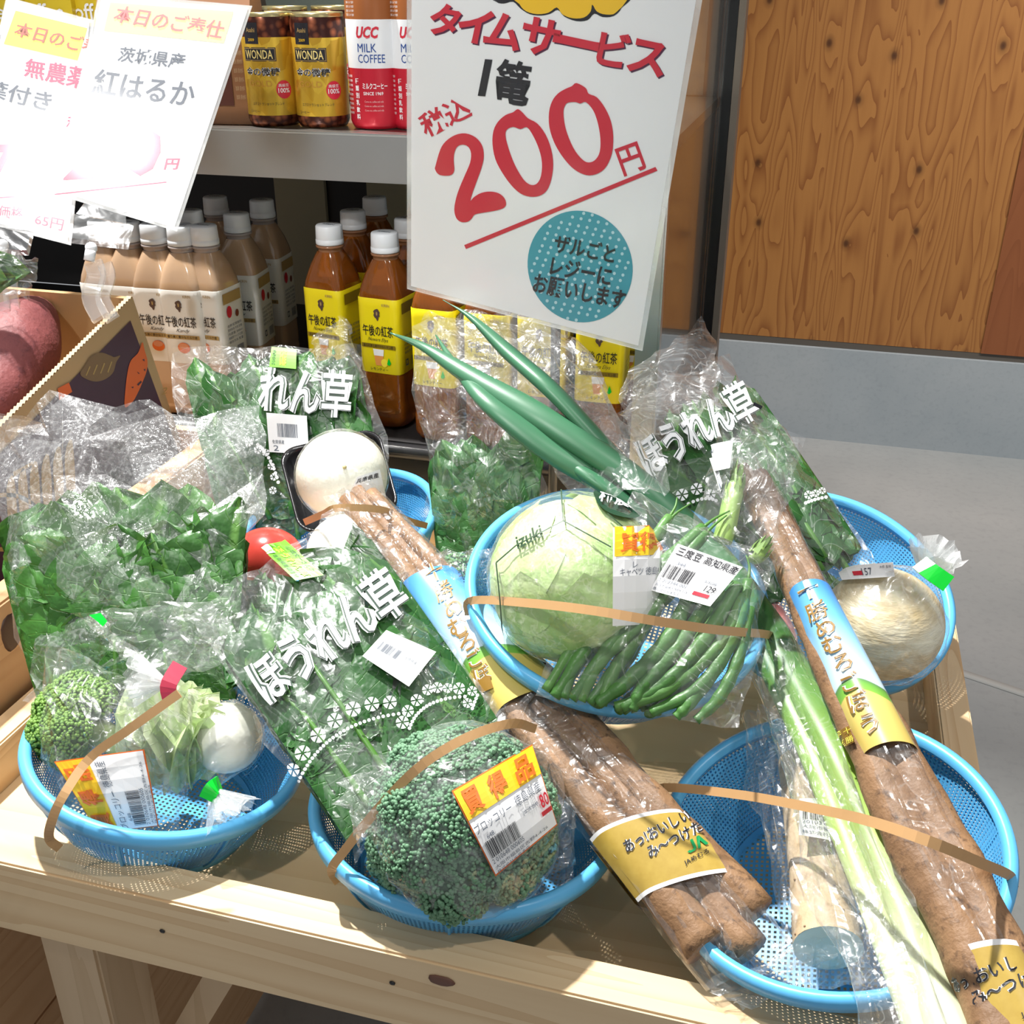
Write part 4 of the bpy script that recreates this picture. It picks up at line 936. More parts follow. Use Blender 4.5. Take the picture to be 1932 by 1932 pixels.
# ================================================================== blue baskets
def basket(c, Rr, tilt, label, dep=.055):
    c = Vector(c); nz = Vector((tilt[0], tilt[1], 1)).normalized(); ax = Vector((0, 1, 0)).cross(nz).normalized(); ay = nz.cross(ax)
    T = lambda p: c+ax*p[0]+ay*p[1]+nz*p[2]
    t = thing('basket', label, 'basket', T((0, 0, -dep)), 'blue plastic baskets')
    mb = MB(); lathe(mb, [(Rr-.0062, -.0005), (Rr-.0050, .0030), (Rr-.0020, .0045), (Rr+.0014, .0030), (Rr+.0022, -.001), (Rr+.0012, -.0068), (Rr-.0008, -.0072), (Rr-.0032, -.0068), (Rr-.0052, -.004), (Rr-.0062, -.0005)], 96)
    mb.v = [T(v) for v in mb.v]; mb.build('rim', M['rim'], t)
    mb = MB(); n = 96; prof = [(Rr-.0030, -.0060), (Rr*.93, -.016), (Rr*.86, -dep*.55), (Rr*.77, -dep*.82), (Rr*.68, -dep)]; N = int(2*pi*Rr*.85/.0027); rows = (0, 4, 11, 17, 22)
    for off, flip in ((0, False), (-.0014, True)):
        vs = []; uv = []
        for i, (r, z) in enumerate(prof):
            for jx in range(n+1):
                a = 2*pi*jx/n; vs.append(T(((r+off)*math.cos(a), (r+off)*math.sin(a), z))); uv.append((N*jx/n, rows[i]))
        mb.add(vs, [((i*(n+1)+jx, i*(n+1)+jx+1, (i+1)*(n+1)+jx+1, (i+1)*(n+1)+jx)) for i in range(len(prof)-1) for jx in range(n)], 0, uv)
    mb.build('wall', M['basket'], t)
    mb = MB(); vs = [T((0, 0, -dep))]; uv = [(.5, .5)]
    for k in (1, 2):
        for jx in range(n): a = 2*pi*jx/n; r = Rr*.68*k/2; vs.append(T((r*math.cos(a), r*math.sin(a), -dep))); uv.append((r*math.cos(a)/.0034, r*math.sin(a)/.0034))
    mb.add(vs, [(0, 1+jx, 1+(jx+1) % n) for jx in range(n)]+[(1+jx, 1+n+jx, 1+n+(jx+1) % n, 1+(jx+1) % n) for jx in range(n)], 0, [(x*(1 if i else 1), y) for i, (x, y) in enumerate(uv)])
    mb.build('base_grid', M['basket'], t)
    mb = MB(); lathe(mb, [(Rr*.685, -dep+.004), (Rr*.695, -dep+.001), (Rr*.69, -dep-.0035), (Rr*.66, -dep-.0035), (Rr*.665, -dep), (Rr*.685, -dep+.004)], 72); mb.v = [T(v) for v in mb.v]; mb.build('foot_ring', M['rim'], t)
    for kx in range(8):
        mb = MB(); a = 2*pi*kx/8+.2; e = Vector((math.cos(a), math.sin(a), 0)); pts = [T(Vector((e.x*(r+.0004), e.y*(r+.0004), z))) for r, z in prof]; tube(mb, pts, .0011, 6, 8); mb.build('rib', M['rim'], t)
    return T
bT = {}
bT['fl'] = basket((-.387, .512, .694), .092, (.20, .10), 'front left blue basket with the small broccoli, pale greens and white turnip')
bT['fm'] = basket((-.177, .528, .681), .101, (.05, .06), 'front middle blue basket under the big broccoli with yellow label')
bT['gb'] = basket((-.106, .661, .778), .106, (.15, -.25), 'raised blue basket with green beans and cabbage, standing on the others')
bT['rb'] = basket((.041, .796, .729), .101, (.186, -.36), 'blue basket at the back right under the cream turnip')
bT['rf'] = basket((.050, .524, .706), .101, (-.203, -.20), 'front right blue basket under the yam, leeks and burdock pack')
bT['lb'] = basket((-.407, .842, .700), .097, (-.15, -.15), 'back left blue basket behind the burdock pack, under the white radish tray')
# ================================================================== vegetables and their bags
def bagquad(q): return [A(x, y, **({'z': v} if kd == 'z' else {'Y': v})) for x, y, kd, v in q]
def bpath(bag, pts, w=0.0):
    out = []
    for x, y in pts:
        h = bag.hit(x, y)[0]; out.append((x, y))
    res = []
    for x, y in pts:
        u, v = bag.uvof(x, y); u = min(max(u, .01), .99); v = min(max(v, .01), .99); res.append(bag.S(u, v, w))
    return res
def _uvof(s, x, y):
    u = v = .5
    for _ in range(9):
        p = proj(s.base(u, v)); e = .004; a_ = proj(s.base(u+e, v)); b_ = proj(s.base(u, v+e))
        a, b, c, d = (a_[0]-p[0])/e, (b_[0]-p[0])/e, (a_[1]-p[1])/e, (b_[1]-p[1])/e; det = a*d-b*c
        if abs(det) < 1e-6: break
        rx, ry = x-p[0], y-p[1]; u += (d*rx-b*ry)/det; v += (a*ry-c*rx)/det
        u = min(max(u, -.3), 1.3); v = min(max(v, -.3), 1.3)
    return u, v
Bag.uvof = _uvof
def outline_text(d, t, q, h=.003, b=.014):
    d.add(text2d(t, b+.055), q, 'white', h, 6); d.add(text2d(t, b+.028), q, M['printgap'], h+.0004, 6); d.add(text2d(t, b), q, 'white', h+.0008, 6)
M['printgap'] = flat('dark_print_gap', (.05, .08, .06), .5)
def flowers(d, pts, dots, h=.003):
    for x, y, s in pts: d.add(star2d(), rq(x, y, s, s, 20), 'white', h, 1)
    for (x0, y0), (x1, y1), (x2, y2), n in dots:
        for i in range(n):
            t = i/(n-1); x = (1-t)**2*x0+2*t*(1-t)*x1+t*t*x2; y = (1-t)**2*y0+2*t*(1-t)*y1+t*t*y2
            d.add(disc2d(10), rq(x, y, 6.5, 6.5), 'white', h, 1)

# ---- big misted bag of leafy greens, left
Ba = Bag(*bagquad([(-70, 800, 'z', .865), (498, 742, 'z', .885), (452, 1330, 'z', .705), (66, 1330, 'z', .69)]), .030, pv=.45, open_top=True)
tb = thing('plastic_bag', 'large misted clear bag of leafy greens with wide crumpled open top, left', 'plastic bag', Ba.S(.5, 1, 0))
Ba.film('film', M['filmwet'], tb, 110, .010, .03, 11)
bunch(Ba, 'bunch of crinkled bright leafy greens inside the big misted bag on the left', M['koma'], 74, 21, 'leafy_greens', 'leafy greens', (.10, .97), (.26, .78), (.8, 1.02), (.07, .11), None, .35, (.15, .9), .010)
# ---- printed spinach bag, back left
Bb = Bag(*bagquad([(326, 640, 'Y', .955), (694, 655, 'Y', .965), (735, 1010, 'Y', .87), (425, 1040, 'Y', .84)]), .024, pv=.5)
tb = thing('plastic_bag', 'printed spinach bag at the back left leaning against the drinks case', 'plastic bag', Bb.S(.5, 1, 0))
Bb.film('film', M['film'], tb, 75, .006, .016, 12)
d = Dec(Bb); outline_text(d, 'れん草', rq(578, 742, 172, 88, 4), .004); d.build('lettering', tb)
sticker(Bb, [(506, 781), (581, 787), (585, 858), (512, 854)], tb, [('b', '5', .25, .25, .75, .6, 'grayink', 0), ('t', '佐賀県産', .1, .68, .4, .78, 'grayink', 0), ('t', '2', .12, .82, .25, .96, 'grayink', 0)], .0045)
sticker(Bb, [(515, 660), (562, 664), (561, 700), (511, 696)], tb, [('t', 'ほうれん草', .38, .05, .62, .95, 'limey', .02), ('t', '佐賀県産', .08, .1, .2, .9, 'black', 0)], .0045, 'lime')
d = Dec(Bb); flowers(d, [(474, 836, 15), (490, 850, 14), (505, 855, 14), (515, 880, 14), (520, 900, 14), (518, 925, 14)], [((490, 840), (515, 860), (528, 910), 12)], .004); d.build('printed_flowers', tb)
bunch(Bb, 'spinach bunch in the printed bag at the back left, with pale green stems', M['spin'], 46, 22, fan=(.06, .95), tipv=(.04, .45), basev=(.85, 1.0), wd=(.06, .085), stemw=(.35, .6), blade=.4)
# ---- bag peak between the bottles
mb = MB(); q = [A(598, 640, Y=.955), A(640, 600, Y=.96), A(690, 700, Y=.95), A(610, 700, Y=.945)]
Bp = Bag(A(586, 632, Y=.962), A(648, 598, Y=.965), A(694, 716, Y=.95), A(600, 722, Y=.945), .008)
Bp.film('bag_top', M['film'], tb, 40, .004, .008, 31)
# ---- greens bag at the back centre
Bd = Bag(*bagquad([(776, 606, 'Y', .935), (1052, 610, 'Y', .945), (1010, 1085, 'Y', .84), (824, 1075, 'Y', .83)]), .030, pv=.45, open_top=True)
tb = thing('plastic_bag', 'clear crinkled bag of pale leafy greens in the middle under the price sign', 'plastic bag', Bd.S(.5, 1, 0))
Bd.film('film', M['filmfine'], tb, 130, .008, .02, 13)
bunch(Bd, 'pale leafy greens pressed in the crinkled bag under the price sign', M['pale'], 50, 23, 'leafy_greens', 'leafy greens', (.05, .95), (.42, .85), (.9, 1.0), (.05, .075), None, .3, (.3, .7), .008)
# ---- printed spinach bag, back right
Bf = Bag(*bagquad([(1128, 800, 'z', .835), (1372, 660, 'z', .845), (1655, 1075, 'z', .755), (1450, 1180, 'z', .745)]), .026, pv=.5)
tb = thing('plastic_bag', 'printed spinach bag lying at the back right with stems toward the turnip', 'plastic bag', Bf.S(.5, 1, 0))
Bf.film('film', M['film'], tb, 80, .006, .014, 14)
Bf2 = Bag(A(1160, 735, z=.85), A(1325, 600, z=.868), A(1371, 764, z=.845), A(1190, 850, z=.835), .010)
Bf2.film('bag_top', M['film'], tb, 50, .004, .010, 32)
d = Dec(Bf); outline_text(d, 'ほうれん草', rq(1312, 815, 235, 82, -30), .004); d.build('lettering', tb)
d = Dec(Bf); flowers(d, [(1288, 938, 22), (1314, 928, 22), (1340, 938, 18), (1520, 940, 16), (1533, 937, 14), (1545, 932, 13)], [((1300, 955), (1330, 940), (1350, 950), 8), ((1515, 955), (1530, 948), (1552, 944), 7)], .004); d.build('printed_flowers', tb)
bunch(Bf, 'spinach bunch in the printed bag at the back right, dark long stems', M['spin'], 50, 24, fan=(.06, .95), tipv=(.08, .5), basev=(.9, 1.0), wd=(.04, .065), stemw=(.3, .8), blade=.5)

# ---- leeks (white ends at the front right, green tips under the sign)
tl = NT('leek_skin'); sx = tl.n('ShaderNodeSeparateXYZ'); tl.set(sx.inputs[0], tl.uv())
lc = tl.ramp(sx.outputs[1], [(0, (.74, .78, .58)), (.11, (.68, .76, .40)), (.19, (.42, .60, .13)), (.28, (.22, .42, .06)), (.40, (.07, .22, .04)), (.6, (.045, .16, .08)), (1, (.045, .16, .085))])
st_ = tl.noise(tl.mapv(tl.uv(), (60, 1.2, 1)), 3, 3, .5)
M['leek'] = tl.done(tl.pbr(tl.mix(tl.math('MULTIPLY', st_, .45), lc, tl.mix(.5, lc, (.02, .06, .02))), .38))
def leek(paths, label, r0, grp='leeks across the right side'):
    t = thing('leek', label, 'leek', A(*paths[0][0][:2], z=paths[0][0][2]), grp)
    for i, pth in enumerate(paths):
        mb = MB(); P = [A(x, y, z=z) for x, y, z in pth]
        rr = (lambda t_: r0*(1.0 if t_ < .5 else 1.0-.25*(t_-.5)/.5) * (1 if t_ < .75 else max(.06, 1-(t_-.75)/.25*.94))) if i == 0 else (lambda t_: r0*.72*max(.06, math.sin(pi*min(1, .15+.85*t_))**.5*(1 if t_ < .6 else 1-(t_-.6)/.42)))
        tube(mb, P, rr, 14, 60, 0, .04, 30, (1.15, .75))
        if i: mb.uv = [(u, .62+.38*v) for u, v in mb.uv]
        mb.build('stalk' if i == 0 else 'leaf', M['leek'], t)
leek([[(1812, 2010, .706), (1742, 1790, .712), (1660, 1590, .725), (1575, 1410, .742), (1500, 1270, .752), (1440, 1170, .765), (1330, 1030, .795), (1195, 905, .835), (1040, 800, .868), (880, 705, .892), (800, 655, .905), (736, 628, .915)],
      [(1290, 990, .80), (1180, 885, .838), (1050, 745, .885), (960, 665, .905), (890, 600, .925), (836, 566, .935)]], 'leek with the longest pair of green tips, one crossing the sign lower edge', .0108)
leek([[(1770, 2010, .700), (1690, 1790, .706), (1610, 1590, .718), (1535, 1410, .735), (1478, 1290, .746), (1425, 1190, .758), (1310, 1045, .785), (1180, 935, .822), (1040, 850, .852), (920, 760, .880), (860, 690, .892), (822, 632, .902)],
      [(1290, 1020, .79), (1150, 925, .83), (1060, 860, .845), (1000, 800, .86), (985, 780, .865)]], 'leek beside the yam, its green tip short and bent under the sign', .0100)
Be = Bag(A(772, 592, Y=.885), A(1085, 640, Y=.90), A(1275, 920, z=.845), A(1085, 935, z=.825), .022, pv=.5, open_top=True)
tb = thing('plastic_bag', 'crinkled clear sleeve around the green leek tips under the price sign', 'plastic bag', Be.S(.5, 1, 0))
Be.film('film', M['filmfine'], tb, 70, .008, .018, 15)
Be2 = Bag(A(1392, 1170, z=.758), A(1492, 1150, z=.770), A(1830, 2010, z=.722), A(1630, 2010, z=.708), .017, pv=.3, open_top=True)
Be2.film('sleeve_end', M['filmfine'], tb, 150, .0035, .012, 16)

# ---- yam in its bag
Bm = Bag(A(1392, 1345, z=.722), A(1480, 1330, z=.728), A(1668, 1850, z=.682), A(1498, 1880, z=.672), .020, pv=.35)
mb = MB(); P = [A(1512, 1440, z=.700), A(1530, 1560, z=.694), A(1550, 1690, z=.690), A(1562, 1788, z=.686)]
tube(mb, P, lambda t: .0150+.004*t, 26, 30, 0, .05, 60, caps=False); yam = mb.build('yam', M['yam']); tag(yam, 'cut yam with pale flat end in a clear bag, lower right basket', 'yam')
dr = (P[3]-P[2]).normalized(); xa, ya = frame_at(dr); mb = MB(); pts = [P[3]+dr*.0003+(xa*math.cos(2*pi*i/26)+ya*math.sin(2*pi*i/26))*.0192 for i in range(26)]; mb.add(pts, [tuple(range(26))]); mb.build('cut_end', M['yamcut'], yam, False)
mb = MB()
for k in range(46):
    u = R.random(); a = R.uniform(0, 6.28); c = catmull(P, 40)[int(u*39)]; x_, y_ = frame_at(P[3]-P[0]); dd_ = x_*math.cos(a)+y_*math.sin(a); ball(mb, c+dd_*(.0150+.004*u), .0008, 1)
o = mb.build('root_dots', flat('dark_root_dot', (.25, .15, .08), .6), yam); o['kind'] = 'stuff'
tb = thing('plastic_bag', 'clear bag around the cut yam, front right basket', 'plastic bag', Bm.S(.5, 1, 0))
Bm.film('film', M['filmfine'], tb, 130, .004, .010, 17)
sticker(Bm, [(1506, 1512), (1592, 1508), (1612, 1600), (1508, 1580)], tb, [('b', '8', .06, .28, .95, .56, 'black', 0), ('t', '2010318 000480', .05, .58, .95, .67, 'grayink', 0), ('t', '大阪市福島区吉野', .05, .70, .95, .80, 'grayink', 0), ('t', '株式会社米島本店', .05, .84, .9, .94, 'grayink', 0)], .003)

# ---- burdock packs
def burdock_pack(TL, TR, BR, BL, T, label, rootlab, lab1, lab2, chars, roots, seed, grp):
    bag = Bag(TL, TR, BR, BL, T, pu=.45, pv=.18)
    for k, (u0, u1, r0, r1, w_, v0, v1) in enumerate(roots):
        mb = MB(); P = [bag.S(u0+(u1-u0)*t, v0+(v1-v0)*t, w_) for t in (0, .2, .4, .6, .8, 1)]
        P = [p+bag.n*.0015*math.sin(i*2+k)+(bag.q[1]-bag.q[0]).normalized()*.0012*math.sin(i*1.7+k*2) for i, p in enumerate(P)]
        tube(mb, P, lambda t: r0+(r1-r0)*t, 16, 60, 0, .22, 45); o = mb.build('burdock_root', M['burdock']); tag(o, rootlab, 'burdock root', grp)
    t = thing('burdock_pack', label, 'packaging', bag.S(.5, 1, 0))
    bag.film('film', M['filmfine'], t, 230, .0022, .006, seed, grow=.002)
    def sleeve(name, v0, v1, mat, skew, h=.0034):
        mb = MB(); nu, nv = 24, 14
        for side in (1, -1):
            vs = []; uv = []
            for jv in range(nv+1):
                for iu in range(nu+1):
                    u = .01+.98*iu/nu; v = v0+(v1-v0)*jv/nv+skew*(u-.5)
                    vs.append(bag.S(u, v, side)+bag.n*side*h*min(1, math.sin(pi*u)*3)); uv.append((u, jv/nv))
            mb.add(vs, [(jv*(nu+1)+iu, jv*(nu+1)+iu+1, (jv+1)*(nu+1)+iu+1, (jv+1)*(nu+1)+iu) for jv in range(nv) for iu in range(nu)], 0, uv)
        return mb.build(name, mat, t)
    def vat(p): bag.hit(*p); return bag.last[1]
    lab1, lab2 = [[vat(l[0]), vat(l[1]), l[2]] for l in (lab1, lab2)]
    s1 = sleeve('field_label', lab1[0], lab1[1], M['skylab'], lab1[2])
    d = Dec(bag)
    halo = M['white']
    for ch, x, y, s, an in chars:
        d.fit(ch, x, y, s, an, halo, .0037, .045, 0, .9)
    for ch, x, y, s, an in chars: d.fit(ch, x, y, s, an, 'goldink', .0041, .010, 0, .9)
    d.build('lettering', s1)
    s2 = sleeve('straw_label', lab2[0], lab2[1], M['strawlab'], lab2[2])
    return bag, t, s1, s2
M['goldink'] = flat('gold_brown_ink', (.27, .145, .02), .4)
tt = NT('sky_field_print'); sx = tt.n('ShaderNodeSeparateXYZ'); tt.set(sx.inputs[0], tt.uv())
wv = tt.math('ADD', sx.outputs[1], tt.math('MULTIPLY', tt.math('SINE', tt.math('MULTIPLY', sx.outputs[0], 5)), .03))
M['skylab'] = tt.done(tt.pbr(tt.ramp(wv, [(0, (.06, .27, .66)), (.25, (.16, .48, .80)), (.62, (.62, .82, .93)), (.66, (.64, .80, .90)), (.665, (.12, .26, .09)), (.69, (.16, .42, .06)), (.73, (.22, .48, .06)), (.735, (.72, .58, .16)), (1, (.62, .47, .12))]), .32, 0, None, Coat_Weight=.4, Coat_Roughness=.12))
tt = NT('straw_print'); sx = tt.n('ShaderNodeSeparateXYZ'); tt.set(sx.inputs[0], tt.uv())
sn = tt.noise(tt.mapv(tt.obj(), (1, 1, 1), (0, 0, 0), (.5, .3, .6)), 130, 3, .6); edge = tt.math('GREATER_THAN', tt.math('ABSOLUTE', tt.math('SUBTRACT', sx.outputs[1], .5)), .445)
M['strawlab'] = tt.done(tt.pbr(tt.mix(edge, tt.mix(sn, (.52, .37, .08), (.36, .23, .035)), (.86, .86, .86)), .32, 0, None, Coat_Weight=.4, Coat_Roughness=.12))
def lower_text(bag, s2, cx, cy, an, k=1.0):
    d = Dec(bag); a = math.radians(an); ux, uy = math.cos(a), math.sin(a)
    def at_(dx, dy): return cx+k*(dx*ux-dy*uy), cy+k*(dx*uy+dy*ux)
    for mt, b, h in (('white', .05, .0038), ('black', .012, .0042)):
        x, y = at_(-5, -22); d.add(text2d('あっ!おいしい', b), rq(x, y, 126*k, 24*k, an), mt, h)
        x, y = at_(16, 8); d.add(text2d('み〜つけた', b), rq(x, y, 104*k, 24*k, an), mt, h)
    x, y = at_(42, 40); g = M['gtape']; g = flat('logo_green', (.0, .26, .07), .4)
    for pg_ in ([(-.5, .25), (-.38, .42), (-.12, .42), (.02, .25), (.02, -.5), (-.13, -.5), (-.13, .2), (-.2, .26), (-.3, .26), (-.36, .18)], [(.05, .42), (.22, -.5), (.36, -.5), (.62, .42), (.46, .42), (.30, -.12), (.2, .42)]):
        d.add(poly2d([[((px_+.62)/1.24, (.5-py_)/1.0) for px_, py_ in pg_]]), rq(x, y-6*k, 44*k, 24*k, an), g, .0041)
    d.add(text2d('JAめむろ', .012), rq(x+4*k, y+17*k, 48*k, 11*k, an), 'black', .0041); d.build('lettering', s2)
bgl = [('十', 819, 1086, 36, -25), ('勝', 838, 1121, 36, -25), ('め', 857, 1152, 34, -25), ('む', 868, 1187, 36, -25), ('ろ', 884, 1216, 32, -25), ('ご', 900, 1245, 32, -25), ('ぼ', 915, 1275, 32, -25)]
bagL, tL, s1, s2 = burdock_pack(A(612, 940, z=.792), A(690, 897, z=.800), A(1530, 1790, z=.680), A(1326, 1870, z=.668), .0175,
    'burdock pack with blue field label crossing the tray diagonally to the front edge', 'burdock root in the clear pack crossing the tray diagonally', ((806, 1078), (978, 1325), .02), ((1200, 1543), (1310, 1660), .02), bgl,
    [(.32, .24, .0075, .0135, .1, .03, .955), (.62, .60, .006, .0130, -.2, .02, .975), (.80, .84, .006, .0120, .25, .05, .94)], 41, 'burdock roots in the diagonal pack')
lower_text(bagL, s2, 1252, 1590, -27)
d = Dec(bagL)
for ch, x, y in (('北', 868, 1090), ('海', 878, 1106), ('道', 886, 1124)): d.fit(ch, x, y, 15, -25, 'black', .0046, .0)
d.add(rect2d(), rq(923, 1293, 20, 24, -20), 'goldink', .0046); d.build('lettering', s1)
mb = MB(); Bfr = Bag(A(1326, 1862, z=.669), A(1526, 1786, z=.681), A(1560, 1850, z=.672), A(1400, 1905, z=.667), .004); Bfr.film('crumpled_end', M['filmfine'], tL, 40, .004, .008, 47)
bgr = [('十', 1527, 1119, 36, -22), ('勝', 1544, 1158, 36, -22), ('め', 1560, 1190, 33, -22), ('む', 1574, 1221, 34, -22), ('ろ', 1593, 1256, 32, -22), ('ご', 1607, 1292, 34, -22), ('ぼ', 1622, 1328, 36, -22), ('う', 1644, 1370, 38, -22)]
bagR, tR, s1, s2 = burdock_pack(A(1368, 865, z=.838), A(1424, 850, z=.842), A(2108, 2130, z=.706), A(1950, 2200, z=.694), .0180,
    'burdock pack with blue field label on the right, ending at the photo corner', 'burdock root in the clear pack on the right', ((1515, 1106), (1660, 1416), .02), ((1855, 1782), (1960, 1990), .02), bgr,
    [(.30, .27, .0085, .0150, .1, .04, .985), (.66, .73, .0085, .0150, 0, .06, .985), (.5, .5, .005, .009, -.5, .02, .9)], 42, 'burdock roots in the right pack')
d = Dec(bagR); d.add(rect2d(), rq(1605, 1391, 26, 32, -20), 'goldink', .0042)
for ch, x, y in (('十', 1611, 1380), ('勝', 1616, 1396), ('芽', 1594, 1386), ('室', 1600, 1403)): d.fit(ch, x, y, 12, -20, 'yelpale', .005, .0)
d.build('lettering', s1)
lower_text(bagR, s2, 1880, 1862, -22, 1.25)
# ---- cabbage in printed wrap
cc = A(1083, 1092, z=.806); cr = (cc-C0).dot(FW)*162/F
tt = NT('cabbage_leaf'); o_ = tt.obj(); n1 = tt.noise(o_, 26, 4, .6, .8); n2 = tt.noise(o_, 75, 3, .6)
cbc = tt.mix(tt.ramp(n1, [(.35, (0, 0, 0)), (.65, (1, 1, 1))]), (.34, .55, .16), (.66, .78, .42))
cbc = tt.mix(tt.ramp(tt.math('ABSOLUTE', tt.math('SUBTRACT', n2, .5)), [(0, (.5, .5, .5)), (.03, (0, 0, 0))]), cbc, (.72, .82, .5))
M['cabbage'] = tt.done(tt.pbr(cbc, .45, 0, tt.bump(n2, .4, .004)))
mb = MB(); ball(mb, cc, (cr*.97, cr*.97, cr*.94), 5, 0, .05, 24)
cab = mb.build('cabbage', M['cabbage']); tag(cab, 'round pale green cabbage in printed wrap, raised blue basket', 'cabbage')
mb = MB()
for kx, (ax_, tw) in enumerate((((.2, -.7, .5), 0), ((-.8, -.4, .2), 1), ((.6, .3, .4), 2), ((-.2, -.8, -.6), .6), ((.5, -.7, -.5), 2.4))):   # overlapping outer leaves
    a_ = Vector(ax_).normalized(); x_, y_ = frame_at(a_); vs = []
    for i in range(13):
        for jx in range(25):
            th = 1.05*i/12*(1+.10*math.sin(jx*2.1+kx)); ph = 2*pi*jx/24; dd_ = a_*math.cos(th)+(x_*math.cos(ph)+y_*math.sin(ph))*math.sin(th)
            vs.append(cc+dd_*cr*(.985+.012*noise.noise(dd_*6+Vector((kx*3, 0, 0)))+(.016 if i == 12 else 0)))
    mb.add(vs, [(i*25+jx, i*25+jx+1, (i+1)*25+jx+1, (i+1)*25+jx) for i in range(12) for jx in range(24)])
mb.build('outer_leaves', M['cabbage'], cab)
cw = thing('cabbage_wrap', 'clear printed wrap with green oval label around the cabbage', 'plastic wrap', cc-Vector((0, 0, cr)))
blob_film('film', cc, cr*1.025, (.2, .4, -1), M['film'], cw, 5, .012, .1, 4)
SS = SphereSurf(cc, cr*1.04); d = Dec(SS)
def lineq(x0, y0, x1, y1, w_): a = math.degrees(math.atan2(y1-y0, x1-x0)); return rq((x0+x1)/2, (y0+y1)/2, math.hypot(x1-x0, y1-y0), w_, a)
M['seam'] = flat('dark_seam_print', (.03, .07, .03), .5)
for x0, y0, x1, y1 in ((1059, 925, 1063, 984), (1063, 984, 975, 1030), (975, 1030, 938, 1062), (1063, 984, 1152, 1033), (938, 1062, 945, 1130), (945, 1130, 950, 1200), (952, 1205, 1015, 1262), (1145, 970, 1180, 1000)):
    d.add(rect2d(4, 1), lineq(x0, y0, x1, y1, 2.6), 'seam', .0008)
d.add(poly2d([[(.5+.5*math.cos(t*pi/16)*(1-.12*math.sin(t*pi/8)), .5+.5*math.sin(t*pi/16)) for t in range(32)]]), rq(1165, 948, 98, 52, 20), flat('deep_green_label', (.01, .06, .03), .4), .0010)
d.add(text2d('柿農園', .02), rq(1172, 946, 86, 24, 12), 'white', .0016); d.add(text2d('izuki', .02, .3), rq(998, 1013, 58, 24, -27), 'seam', .0004); d.add(text2d('野菜を包むフィルム', .0), rq(985, 1245, 60, 8, 42), 'seam', .0010)
d.build('printed_lines', cw)
sticker(SS, [(1154, 998), (1284, 992), (1276, 1172), (1153, 1178)], cw, [('r', '', .0, .0, 1, .005, 'orange', 0), ('r', '', .02, .0, .98, .30, 'yellow', 0), ('t', '買得品', .1, .06, .9, .26, 'orange', .02), ('t', 'レ', .28, .36, .35, .42, 'grayink', 0), ('t', 'キャベツ 徳島県産', .1, .42, .8, .5, 'grayink', 0)], .0022)

# ---- green beans
Bg = Bag(A(1190, 925, z=.850), A(1462, 1052, z=.822), A(1395, 1378, z=.752), A(1008, 1315, z=.757), .024, pv=.45)
rb_ = random.Random(5)
blab = 'green bean among the beans in the clear bag in the raised blue basket'
bl_ = [((1262, 985), (1200, 1075), (1115, 1180), (1030, 1305)), ((1325, 1003), (1220, 1110), (1130, 1200), (1045, 1320)), ((1255, 1000), (1170, 1130), (1100, 1210), (1062, 1325)), ((1330, 1015), (1230, 1130), (1150, 1230), (1075, 1332)), ((1270, 1120), (1205, 1190), (1130, 1260), (1090, 1340)),
       ((1300, 1130), (1260, 1215), (1200, 1280), (1120, 1350)), ((1330, 1150), (1270, 1240), (1215, 1300), (1185, 1360)), ((1390, 1110), (1330, 1210), (1260, 1290), (1165, 1360)), ((1400, 1130), (1350, 1230), (1250, 1310), (1150, 1365)), ((1410, 1100), (1385, 1200), (1320, 1300), (1220, 1368)),
       ((1395, 1160), (1360, 1250), (1300, 1330), (1270, 1370)), ((1415, 1150), (1390, 1250), (1355, 1320), (1310, 1372)), ((1240, 1160), (1190, 1220), (1150, 1290), (1130, 1345)), ((1190, 1120), (1140, 1190), (1080, 1270), (1048, 1318)), ((1300, 1085), (1230, 1160), (1180, 1240), (1110, 1330))]
for i in range(7):
    x0 = rb_.uniform(1250, 1400); bl_.append(((x0, rb_.uniform(1090, 1150)), (x0-60, 1220), (x0-110, 1290), (x0-rb_.uniform(120, 190), rb_.uniform(1325, 1362))))
for i, pts in enumerate(bl_):
    w_ = -.1+.85*(1-i/len(bl_)) if i < 15 else rb_.uniform(-.8, -.2)
    P = bpath(Bg, pts, w_); t = thing('green_bean', blab, 'green bean', P[-1], 'green beans in the raised basket')
    mb = MB(); r0 = rb_.uniform(.0042, .0053); tube(mb, P, lambda t: r0*(.45+.55*math.sin(pi*min(.93, .07+t*.9))**.5)*(1+.06*math.sin(t*40)), 12, 40, 0, .06, 80)
    mb.build('pod', M['bean'] if i % 4 else M['beanpale'], t)
    if i < 4 or i % 3 == 0:
        dd_ = (P[0]-P[1]).normalized(); s_ = (RT*rb_.uniform(-1, 1)); mb = MB(); tube(mb, [P[0], P[0]+dd_*.010+s_*.002, P[0]+dd_*.019+s_*.008], lambda t: .0013*(1-.6*t), 6, 8); mb.build('stem_tip', M['stem'], t)
tb = thing('plastic_bag', 'clear flat bag of green beans with white price sticker', 'plastic bag', Bg.S(.5, 1, 0))
Bg.film('film', M['film'], tb, 65, .0045, .008, 18)
